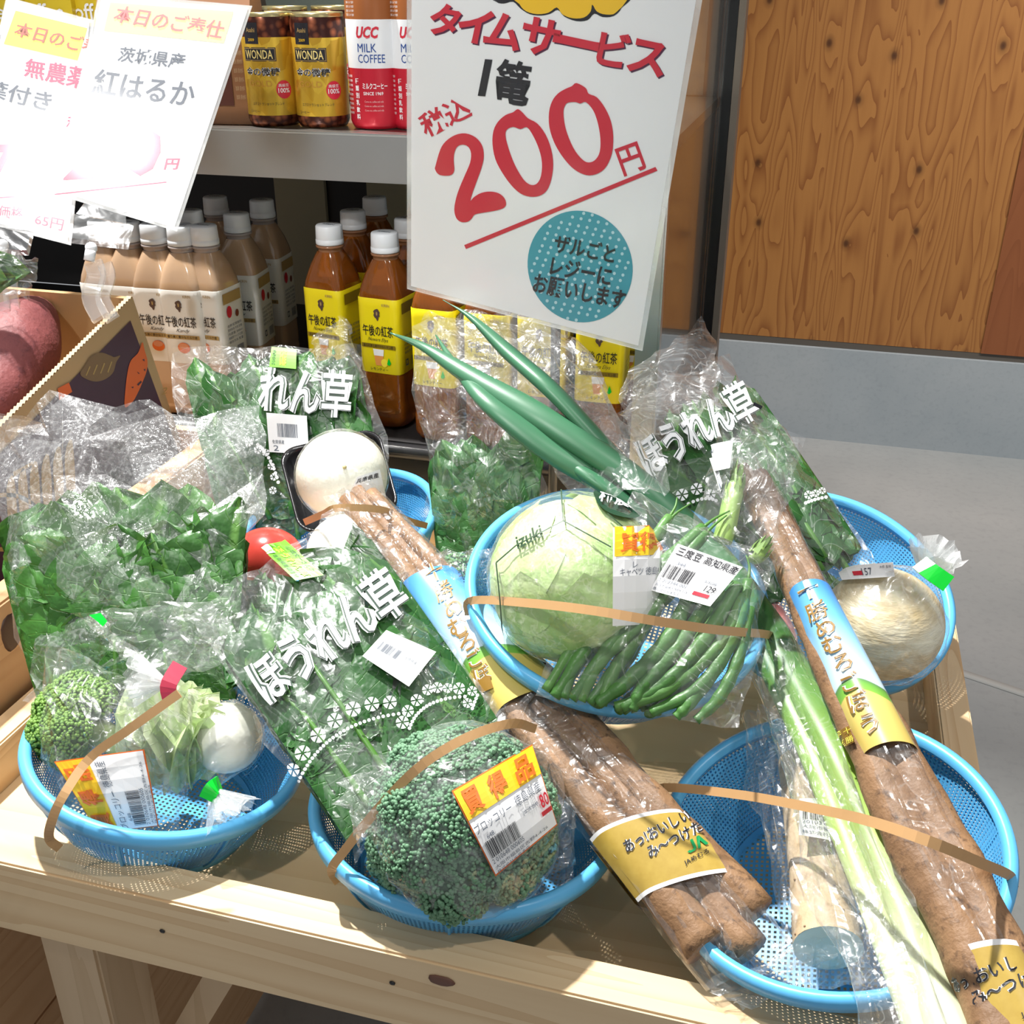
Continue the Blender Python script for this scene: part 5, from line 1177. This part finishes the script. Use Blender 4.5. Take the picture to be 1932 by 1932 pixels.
sticker(Bg, [(1278, 1031), (1397, 1074), (1337, 1147), (1227, 1117)], tb, [('t', '三度豆 高知県産', .05, .04, .98, .22, 'black', .01), ('b', '3', .03, .42, .48, .70, 'black', 0), ('t', '344', .15, .32, .28, .40, 'grayink', 0), ('t', '2 010344 001', .03, .72, .48, .79, 'grayink', 0), ('t', '大阪市福島区吉野4-4-26', .03, .82, .55, .89, 'grayink', 0), ('t', '株式会社米島本店', .03, .91, .45, .98, 'grayink', 0), ('t', '129', .74, .60, .90, .74, 'black', .01), ('t', '本体価格', .66, .50, .86, .57, 'grayink', 0), ('r', '', .62, .78, .88, .86, 'red', 0)], .003)

# ---- asparagus
Bas = Bag(A(1366, 778, z=.885), A(1520, 824, z=.880), A(1452, 1062, z=.818), A(1306, 1000, z=.828), .016, pv=.4, open_top=True)
for i, (pts, r0, lb) in enumerate(((((1392, 897), (1382, 945), (1368, 1005), (1352, 1060)), .0068, 'pale green asparagus spear with its tip showing in the clear pack'), (((1438, 1030), (1428, 1048), (1418, 1075), (1405, 1110)), .0060, 'asparagus spear lower down in the clear pack'))):
    P = bpath(Bas, pts, .2); mb = MB(); tube(mb, P, lambda t: r0*min(1, .12+3.2*t)**.6, 14, 34, 0, .05, 80); o = mb.build('asparagus', flat('asparagus_skin', (.30, .46, .12), .4, 0, .3)); tag(o, lb, 'asparagus', 'asparagus spears')
    mb = MB(); ra = random.Random(i)
    for kx in range(16):
        t_ = (kx/16)**1.2*.5; c = catmull(P, 40)[int(t_*39)]; an = kx*2.4; dr = (P[0]-P[-1]).normalized(); x_, y_ = frame_at(dr); sd = x_*math.cos(an)+y_*math.sin(an); rr_ = r0*min(1, .12+3.2*t_)**.6
        b_ = c+sd*rr_*.95; wv_ = sd.cross(dr)*r0*.5; mb.add([b_-wv_*.7-dr*.001, b_+wv_*.7-dr*.001, b_+wv_*.5+dr*r0*.8+sd*.0007, b_+dr*r0*1.7+sd*.0002, b_-wv_*.5+dr*r0*.8+sd*.0007], [(0, 1, 2, 3, 4)])
    mb.build('bud_scales', flat('asparagus_scale', (.22, .36, .10), .45, 0, .3), o)
tb = thing('plastic_bag', 'clear stiff asparagus pack with hanging tab standing at the back right', 'plastic bag', Bas.S(.5, 1, 0))
Bas.film('film', M['film'], tb, 110, .004, .005, 19)
mb = MB(); q = [A(1408, 752, z=.893), A(1468, 790, z=.888), A(1455, 822, z=.880), A(1392, 790, z=.886)]; prism8(mb, q, [p-FW*.0008 for p in q]); tab = mb.build('hanging_tab', M['film'], tb, False)
d = Dec(plane3([q[0], q[1], q[2]])); d.add(rect2d(1, 1), [(1424, 762), (1440, 770), (1437, 776), (1421, 768)], 'black', .002, 1); d.build('printed_mark', tab)
sticker(Bas, [(1330, 842), (1384, 832), (1378, 884), (1350, 890)], tb, [('t', '298', .05, .1, .3, .3, 'grayink', 0)], .001)

# ---- cream turnip, back right basket
tc = A(1664, 1178, z=.742); tr_ = (tc-C0).dot(FW)*112/F
tt = NT('cream_turnip_skin'); o_ = tt.obj(); n1 = tt.noise(o_, 30, 4, .6, 1); n2 = tt.noise(tt.mapv(o_, (60, 60, 240)), 1, 3, .6)
M['ctur'] = tt.done(tt.pbr(tt.mix(tt.ramp(n1, [(.4, (0, 0, 0)), (.65, (1, 1, 1))]), (.88, .82, .62), (.70, .54, .28)), .45, 0, tt.bump(n2, .5, .003)))
mb = MB(); ball(mb, tc, (tr_*1.02, tr_, tr_*.93), 5, 0, .05, 22); tu = mb.build('turnip', M['ctur']); tag(tu, 'big cream coloured root vegetable in a tied bag, back right basket', 'turnip')
tb = thing('plastic_bag', 'tight tied bag with green tape around the cream root vegetable', 'plastic bag', tc-Vector((0, 0, tr_)))
gd = (A(1752, 1072, z=.80)-tc).normalized(); blob_film('film', tc, tr_*1.05, gd, M['filmfine'], tb, 6, .03, .30, 4)
g0 = tc+gd*tr_*1.30; tuft('tuft', g0, gd+Vector((.0, .1, .25)), .026, .016, M['filmtuft'], tb, 4)
mb = MB(); strip(mb, [A(1735, 1061, z=.812), A(1757, 1079, z=.810), A(1790, 1102, z=.805)], .012, lambda p: -FW, 0, 8, .0012); mb.build('green_tape', M['gtape'], tb, False)
SS2 = SphereSurf(tc, tr_*1.06); sticker(SS2, [(1580, 1074), (1684, 1066), (1687, 1092), (1592, 1098)], tb, [('r', '', .25, .45, .42, .75, 'red', 0), ('t', '157', .42, .3, .6, .8, 'grayink', 0), ('t', '大根 産地', .75, .2, .95, .4, 'grayink', 0)], .0022)

# ---- front left basket: broccoli, pale greens, white turnip
def broccoli(c, r, squash, label, seed, nf=15, stalkdir=(0, 0, -1), cols=None):
    t = thing('broccoli', label, 'broccoli', Vector(c)-Vector((0, 0, r))); rr = random.Random(seed); c = Vector(c); up = -Vector(stalkdir).normalized(); vs0, fs0 = ico(1); mb = MB(); x_, y_ = frame_at(up); cores = MB()
    for i in range(nf):
        z = 1-(i+.5)/nf*1.25; a = i*2.39996; s = math.sqrt(max(0, 1-z*z)); dd_ = up*z+(x_*math.cos(a)+y_*math.sin(a))*s; fr_ = r*rr.uniform(.40, .52); fc = c+dd_*(r*.60)
        ball(cores, fc, fr_*.96, 2); nb = int(4*pi*fr_*fr_/(.0022**2*.8))
        for k in range(nb):
            zz = 1-2*(k+.5)/nb; aa = k*2.39996+i+rr.uniform(-.25, .25); zz = max(-.999, min(.999, zz+rr.uniform(-.03, .03))); q = Vector((math.sqrt(1-zz*zz)*math.cos(aa), math.sqrt(1-zz*zz)*math.sin(aa), zz))
            p = fc+q*fr_*(1+.10*noise.noise((fc+q*fr_)*130)+rr.uniform(-.02, .03))
            if (p-c).length < r*.78 or (p-c).dot(up) < -r*.45: continue
            br = .00130*rr.uniform(.7, 1.35); mb.add([p+Vector(v)*br for v in vs0], fs0, 0, None, rr.random())
    tt = NT('broccoli_bud'); at = tt.n('ShaderNodeAttribute', attribute_name='rnd'); n1 = tt.noise(tt.obj(), 30, 3)
    f = tt.math('ADD', tt.math('MULTIPLY', at.outputs['Fac'], .5), tt.math('MULTIPLY', n1, .6)); m = tt.done(tt.pbr(tt.mix(f, cols[0], cols[1]), .6))
    mb.build('buds', m, t); cores.build('florets', flat('floret_core', tuple(x*.9 for x in cols[0]), .7), t)
    mb = MB(); tube(mb, [c-up*r*.1, c-up*r*.7, c-up*r*1.25], lambda t: r*.30, 14, 10, 0, .1, 50); mb.build('stalk', flat('pale_stalk', (.40, .52, .18), .5), t)
    return t
bc = A(150, 1362, z=.712); br_ = (bc-C0).dot(FW)*88/F
broccoli(bc, br_, 1, 'small bright green broccoli in the front left basket', 3, 13, (.8, .1, -.5), ((.07, .19, .03), (.24, .40, .07)))
bc2 = A(172, 1500, z=.690); 
Bfl = Bag(A(85, 1190, z=.765), A(370, 1370, z=.735), A(330, 1590, z=.668), A(85, 1560, z=.675), .034, pv=.4)
tb = thing('plastic_bag', 'clear bag of small broccoli with yellow and white sticker, front left basket', 'plastic bag', Bfl.S(.5, 1, 0))
Bfl.film('film', M['film'], tb, 120, .004, .008, 20)
rows_b = [('r', '', 0, 0, 1, 1, 'orange', 0), ('r', '', .015, .02, .985, .98, 'white_tag', 0), ('r', '', .015, .02, .985, .36, 'yellow', 0), ('t', '買', .06, .06, .27, .33, 'orange', .03), ('t', '得', .37, .06, .58, .33, 'orange', .03), ('t', '品', .70, .06, .92, .33, 'orange', .03), ('t', 'ブロッコリー', .03, .43, .52, .54, 'grayink', .0), ('t', '徳島県産', .58, .41, .92, .53, 'grayink', .0)]
rows_c = [('b', '6', .06, .64, .50, .82, 'black', 0), ('t', '648', .12, .58, .22, .63, 'grayink', 0), ('t', '2 010648 000605', .05, .83, .52, .88, 'grayink', 0), ('t', '大阪市福島区吉野4-4-26', .05, .90, .85, .94, 'grayink', 0), ('t', '株式会社米島本店', .05, .95, .55, .985, 'grayink', 0), ('t', '(本体価格', .62, .60, .84, .66, 'grayink', 0), ('t', '80', .86, .56, .97, .72, 'red', .02), ('r', '', .84, .75, .98, .80, 'red', 0)]
def rsticker(surf, q, par, rows, h):   # several layers, each a hair above the last
    d0 = Dec(surf); d0.add(rect2d(), sub(q, 0, 0, 1, 1), 'orange', h); o = d0.build('sticker', par); l = Dec(surf)
    for i, (kd, tx, x0, y0, x1, y1, mt, b) in enumerate(rows[1:]):
        s_ = sub(q, x0, y0, x1, y1)
        if kd == 'r': l.add(rect2d(), s_, mt, h+.0004+.0003*(mt != 'white_tag'))
        elif kd == 't': l.text(tx, s_, mt, h+.0012, b)
        else: l.add(bars2d(int(tx)), s_, mt, h+.0012)
    l.build('lettering', o)
rsticker(Bfl, [(188, 1564), (110, 1436), (272, 1414), (298, 1554)], tb, rows_b+rows_c[:5], .003)
# pale lettuce heart with red tape
lc_ = A(318, 1395, z=.712); t = thing('lettuce_heart', 'pale green leafy heart in a red taped bag, front left basket', 'lettuce', lc_-Vector((0, 0, .03))); mb = MB(); rr = random.Random(9)
lm_ = leaf_mat('lettuce_leaf', (.60, .76, .36), (.80, .88, .60), (.88, .90, .74))
for i in range(16):
    a = i*2.4; h0 = lc_+Vector((.020*math.cos(a)*rr.uniform(.3, 1), .020*math.sin(a)*rr.uniform(.3, 1), -.024)); up_ = Vector((.22*math.cos(a), .22*math.sin(a)+.15, 1)).normalized(); sd = Vector((-math.sin(a), math.cos(a), 0)); nn = sd.cross(up_); vs = []; uv = []
    for jx in range(9):
        for ix in range(7):
            tv = jx/8; sv = ix/6*2-1; wv_ = .020*math.sin(pi*(.12+.8*tv))**.6; vs.append(h0+up_*tv*rr.uniform(.052, .054)+sd*sv*wv_+nn*(.010*sv*sv+.003*math.sin(sv*7+tv*6+i))); uv.append((ix/6, tv))
    mb.add(vs, [(jx*7+ix, jx*7+ix+1, (jx+1)*7+ix+1, (jx+1)*7+ix) for jx in range(8) for ix in range(6)], 0, uv, rr.random())
mb.build('leaves', lm_, t)
tb = thing('plastic_bag', 'tied bag with red tape around the pale green heart, front left basket', 'plastic bag', lc_-Vector((0, 0, .032)))
gp = A(312, 1285, z=.768); blob_film('film', lc_, (.034, .034, .036), gp-lc_, M['filmfine'], tb, 7, .05, .35, 3)
rp = A(322, 1290, z=.772); tuft('tuft', rp+RT*-.003, -RT+UP*.2, .024, .015, M['filmtuft'], tb, 5)
mb = MB(); strip(mb, [rp-UP*.010+RT*.0, rp+FW*-.004, rp+UP*.012+RT*.006], .010, lambda p: -FW, 0, 8, .0014); mb.build('red_tape', M['rtape'], tb, False)
wc = A(428, 1392, z=.712); wr = (wc-C0).dot(FW)*66/F; mb = MB(); ball(mb, wc, (wr, wr, wr*1.0), 4, 0, .04, 25)
o = mb.build('white_turnip', M['turnip']); tag(o, 'white turnip in a green taped bag, front left basket', 'turnip')
tb = thing('plastic_bag', 'tied bag with green tape around the white turnip, front left basket', 'plastic bag', wc-Vector((0, 0, wr)))
gp = A(402, 1492, z=.700); blob_film('film', wc, wr*1.08, gp-wc, M['filmfine'], tb, 8, .05, .45, 3)
tuft('tuft', gp, (A(430, 1535, z=.69)-gp), .024, .017, M['filmtuft'], tb, 6)
mb = MB(); strip(mb, [A(390, 1508, z=.702), A(399, 1490, z=.707), A(414, 1478, z=.703)], .010, lambda p: -FW, 0, 8, .0014); mb.build('green_tape', M['gtape'], tb, False)
sticker(SphereSurf(wc, wr*1.1), [(480, 1440), (528, 1478), (505, 1500), (455, 1472)], tb, [('b', '9', .1, .1, .8, .5, 'black', 0), ('t', '大阪市福島区', .1, .6, .9, .75, 'grayink', 0)], .002)

# ---- spinach bag in the middle
Bc = Bag(*bagquad([(362, 1165, 'z', .778), (658, 952, 'z', .815), (965, 1385, 'z', .725), (672, 1632, 'z', .700)]), .026, pv=.5)
tb = thing('plastic_bag', 'printed spinach bag in the front middle with lime label and barcode sticker', 'plastic bag', Bc.S(.5, 1, 0))
Bc.film('film', M['film'], tb, 85, .006, .012, 23)
d = Dec(Bc); outline_text(d, 'ほうれん草', rq(618, 1205, 318, 98, -36), .004); d.build('lettering', tb)
d = Dec(Bc); flowers(d, [(559, 1453, 27), (577, 1422, 28), (604, 1390, 28), (634, 1363, 28), (667, 1342, 28), (701, 1333, 27), (734, 1330, 25), (767, 1346, 22), (757, 1367, 24), (783, 1326, 22), (803, 1307, 20), (821, 1303, 20), (840, 1304, 18), (861, 1305, 22), (877, 1332, 18), (885, 1310, 18)],
    [((572, 1473), (615, 1365), (760, 1350), 30), ((770, 1378), (788, 1322), (872, 1320), 18), ((886, 1342), (890, 1330), (895, 1318), 5)], .004); d.build('printed_flowers', tb)
sticker(Bc, [(726, 1197), (817, 1238), (768, 1302), (683, 1245)], tb, [('b', '7', .10, .35, .5, .62, 'grayink', 0), ('t', '佐賀県産', .6, .4, .85, .5, 'grayink', 0)], .0048)
sticker(Bc, [(541, 1027), (612, 1094), (560, 1104), (491, 1037)], tb, [('r', '', .0, .70, .28, 1, 'white_tag', 0), ('t', 'ほうれん草', .16, .36, .95, .66, 'limey', .02), ('t', '山城文一さんの', .2, .08, .85, .26, 'black', .0), ('t', '佐賀県産農産物', .32, .74, .92, .9, 'black', .0)], .0046, 'lime')
bunch(Bc, 'spinach bunch in the printed bag in the front middle, stems to the broccoli', M['spin'], 66, 25, fan=(.05, .95), tipv=(.045, .56), basev=(.88, 1.0), wd=(.06, .095), stemw=(.12, .9), blade=.5)
# bag neck and open mouth of the loose film at the left of it
Bn = Bag(A(135, 1150, z=.775), A(400, 1135, z=.800), A(470, 1225, z=.775), A(300, 1300, z=.748), .014, pv=.5)
tb2 = thing('plastic_bag', 'empty clear film with a scrap of green tape over the left leafy greens', 'plastic bag', Bn.S(.5, 1, 0)); Bn.film('film', M['film'], tb2, 60, .004, .008, 27)
d = Dec(Bn); d.add(poly2d([[(0, .4), (.5, .9), (1, .6), (.9, .1), (.4, .3)]]), rq(192, 1168, 36, 22, 25), 'gtape', .003); d.build('green_tape', tb2)

Bn2 = Bag(A(395, 1100, z=.752), A(545, 1058, z=.768), A(610, 1205, z=.738), A(425, 1310, z=.722), .012, pv=.4)
r_ = random.Random(8); lv = MB()
for i in range(34): x = r_.uniform(.12, .88); y = r_.uniform(.05, .6); leaf_in(Bn2, lv, (x+r_.uniform(-.3, .3), min(.97, y+r_.uniform(.4, .6))), (x, y), r_.uniform(.024, .036), -.8+1.6*i/34, r_.random(), r_, None, .005)
lv.build('leaf_tips', M['spin'], bpy.data.objects['spinach_bunch.002'])
# ---- big broccoli, front middle basket
bc = A(880, 1548, z=.712); br_ = (bc-C0).dot(FW)*172/F
broccoli(bc, br_, 1, 'big blue green broccoli in the front middle basket', 4, 19, (-.2, .3, -.9), ((.075, .19, .095), (.20, .37, .22)))
tb = thing('plastic_bag', 'clear bag of big broccoli with yellow sticker, front middle basket', 'plastic bag', bc-Vector((0, 0, br_)))
blob_film('film', bc, br_*1.07, (.45, .5, .1), M['filmfine'], tb, 9, .02, .15, 4)
Bx = Bag(A(640, 1560, z=.735), A(945, 1365, z=.760), A(1100, 1620, z=.69), A(850, 1725, z=.672), .004); Bfm = Bag(A(985, 1560, z=.71), A(1085, 1500, z=.715), A(1095, 1680, z=.672), A(860, 1725, z=.668), .006); Bfm.film('film_flap', M['filmfine'], tb, 60, .004, .012, 29)
Bfm2 = Bag(A(636, 1480, z=.735), A(800, 1390, z=.755), A(850, 1480, z=.75), A(676, 1600, z=.72), .006); Bfm2.film('film_flap', M['filmfine'], tb, 60, .004, .012, 30)
SB = SphereSurf(bc, br_*1.09); rsticker(SB, [(853, 1494), (1000, 1409), (1046, 1556), (933, 1650)], tb, rows_b+rows_c, .002)

# ---- back left basket: white radish in a black tray, white turnip, tomato
q = [A(524, 850, z=.775), A(714, 806, z=.797), A(756, 964, z=.756), A(566, 1010, z=.738)]
nq = (q[1]-q[3]).cross(q[2]-q[0]).normalized(); nq = nq if nq.dot(C0-q[0]) > 0 else -nq; cq = sum(q, Vector())/4
tr2 = thing('food_tray', 'black plastic tray with rounded corners at the back left, behind the burdock', 'food tray', cq-nq*.02)
def rring(s, off, n=8, rc=.18):
    out = []; 
    for ci, (a, b) in enumerate(((0, 0), (1, 0), (1, 1), (0, 1))):
        for k in range(n+1):
            an = pi+ci*pi/2+k/n*pi/2; x = (rc if a == 0 else 1-rc)+rc*math.cos(an); y = (rc if b == 0 else 1-rc)+rc*math.sin(an); x = .5+(x-.5)*s; y = .5+(y-.5)*s
            out.append(q[0]*((1-x)*(1-y))+q[1]*(x*(1-y))+q[2]*(x*y)+q[3]*((1-x)*y)+nq*off)
    return out
mb = MB(); rings = [rring(1.0, -.001), rring(1.0, .0005), rring(.95, .0005), rring(.93, -.004), rring(.84, -.020)]; n = len(rings[0]); mb.add([p for r_ in rings for p in r_], [(i*n+jx, i*n+(jx+1) % n, (i+1)*n+(jx+1) % n, (i+1)*n+jx) for i in range(4) for jx in range(n)]+[tuple(4*n+jx for jx in range(n))]); mb.build('tray_body', flat('black_tray_plastic', (.015, .015, .016), .18), tr2)
wc = A(645, 898, z=.790); wr = (wc-C0).dot(FW)*86/F; mb = MB(); ball(mb, wc, (wr, wr, wr*.98), 4, 0, .03, 20); wo = mb.build('white_turnip', M['turnip']); tag(wo, 'large white turnip on the black tray at the back left', 'turnip')
mb = MB(); ball(mb, A(650, 881, k=(wc-C0).dot(FW)-wr*1.0), .002, 1); mb.build('root_scar', flat('root_scar', (.6, .52, .25), .6), wo)
tw = thing('plastic_wrap', 'stretched clear wrap with price sticker over the black tray turnip', 'plastic wrap', cq)
blob_film('film', wc, wr*1.04, -nq, M['film'], tw, 10, .01, 0, 4)
sticker(SphereSurf(wc, wr*1.06), [(672, 900), (714, 886), (733, 968), (640, 985)], tw, [('t', '兵庫県産', .05, .05, .9, .16, 'black', .01), ('t', '202', .55, .45, .9, .62, 'grayink', 0), ('r', '', .62, .68, .95, .76, 'red', 0)], .0015)
wc = A(655, 1046, z=.755); wr = (wc-C0).dot(FW)*76/F; mb = MB(); ball(mb, wc, (wr, wr, wr), 4, 0, .03, 20); o = mb.build('white_turnip', M['turnip']); tag(o, 'white turnip under the burdock pack top, below the black tray', 'turnip')
mb = MB(); wc = A(505, 1052, z=.755); wr = (wc-C0).dot(FW)*62/F; ball(mb, wc, (wr*1.1, wr, wr*.9), 4, 0, .02, 15); o = mb.build('tomato', M['tomato']); tag(o, 'red tomato above the lime label, half covered by spinach bags', 'tomato')
# pink radish end right of the raised basket
wc = A(1458, 1195, z=.735); wr = .016; mb = MB(); tube(mb, [A(1440, 1130, z=.745), A(1462, 1200, z=.735), A(1490, 1260, z=.725)], lambda t: .004+.011*math.sin(pi*min(.95, .1+t*.85)), 16, 20); o = mb.build('pink_radish', flat('pink_radish_skin', (.72, .25, .24), .4, 0, .2)); tag(o, 'pink vegetable between the raised basket and the right burdock pack', 'radish')
# crumpled broccoli bag behind the raised basket
bc = A(880, 1120, z=.735); broccoli(bc, .030, 1, 'green broccoli in crinkled film left of the cabbage, mostly hidden', 6, 11, (0, 0, -1), ((.04, .16, .04), (.10, .26, .08)))
tb = thing('plastic_bag', 'crinkled clear bag of broccoli left of the cabbage', 'plastic bag', bc-Vector((0, 0, .032)))
Bh = Bag(A(815, 1040, z=.785), A(960, 1040, z=.80), A(930, 1130, z=.762), A(862, 1150, z=.755), .012); Bh.film('film', M['filmfine'], tb, 90, .005, .010, 33)

# ---- leaf at the far left, above the sweet potato box
lf = Bag(A(-70, 455, k=.93), A(70, 490, k=.95), A(60, 560, k=.96), A(-70, 560, k=.94), .012, pv=.4)
t = thing('leafy_greens', 'green leaf tip in clear film at the photo left edge above the cardboard box', 'leafy greens', lf.S(.5, 1, 0)); mb = MB(); r_ = random.Random(3)
for i in range(4): leaf_in(lf, mb, (-.2, .5), (.93-.1*i, .35+.08*i), .05, -.4+.3*i, r_.random(), r_, None, .004)
mb.build('leaves', M['koma'], t)
tb = thing('plastic_bag', 'clear film around the green leaf at the photo left edge', 'plastic bag', lf.S(.5, 1, 0)); lf.film('film', M['film'], tb, 40, .003, .01, 35)

# ================================================================== rubber bands round the baskets
def band(pts, label, wd=.0055):
    mb = MB(); strip(mb, [A(x, y, z=z) for x, y, z in pts], wd, lambda p: (C0-p).normalized(), 0, 40, .0012); o = mb.build('rubber_band', M['rubber'], None, False); tag(o, label, 'rubber band', 'rubber bands round the baskets')
band([(112, 1600, .690), (93, 1582, .704), (98, 1548, .722), (120, 1500, .735), (170, 1430, .745), (245, 1375, .765), (338, 1308, .785)], 'tan rubber band over the small broccoli, front left basket')
band([(638, 1664, .672), (626, 1640, .692), (650, 1605, .706), (710, 1530, .735), (790, 1448, .768), (880, 1392, .782), (965, 1365, .775), (1010, 1375, .745)], 'tan rubber band over the big broccoli, front middle basket')
band([(884, 1160, .770), (890, 1133, .788), (1000, 1138, .822), (1120, 1152, .838), (1240, 1172, .835), (1350, 1188, .815), (1440, 1196, .778), (1456, 1200, .760)], 'tan rubber band over cabbage and beans, raised basket')
band([(1240, 1510, .690), (1252, 1486, .703), (1400, 1500, .722), (1560, 1530, .757), (1650, 1552, .785), (1760, 1590, .795), (1850, 1628, .770), (1905, 1652, .728), (1912, 1672, .700)], 'tan rubber band over leeks and burdock, front right basket')
band([(575, 985, .775), (610, 970, .80), (640, 958, .812), (720, 962, .80), (770, 982, .768), (805, 992, .738)], 'tan rubber band over the white turnips, back left basket')
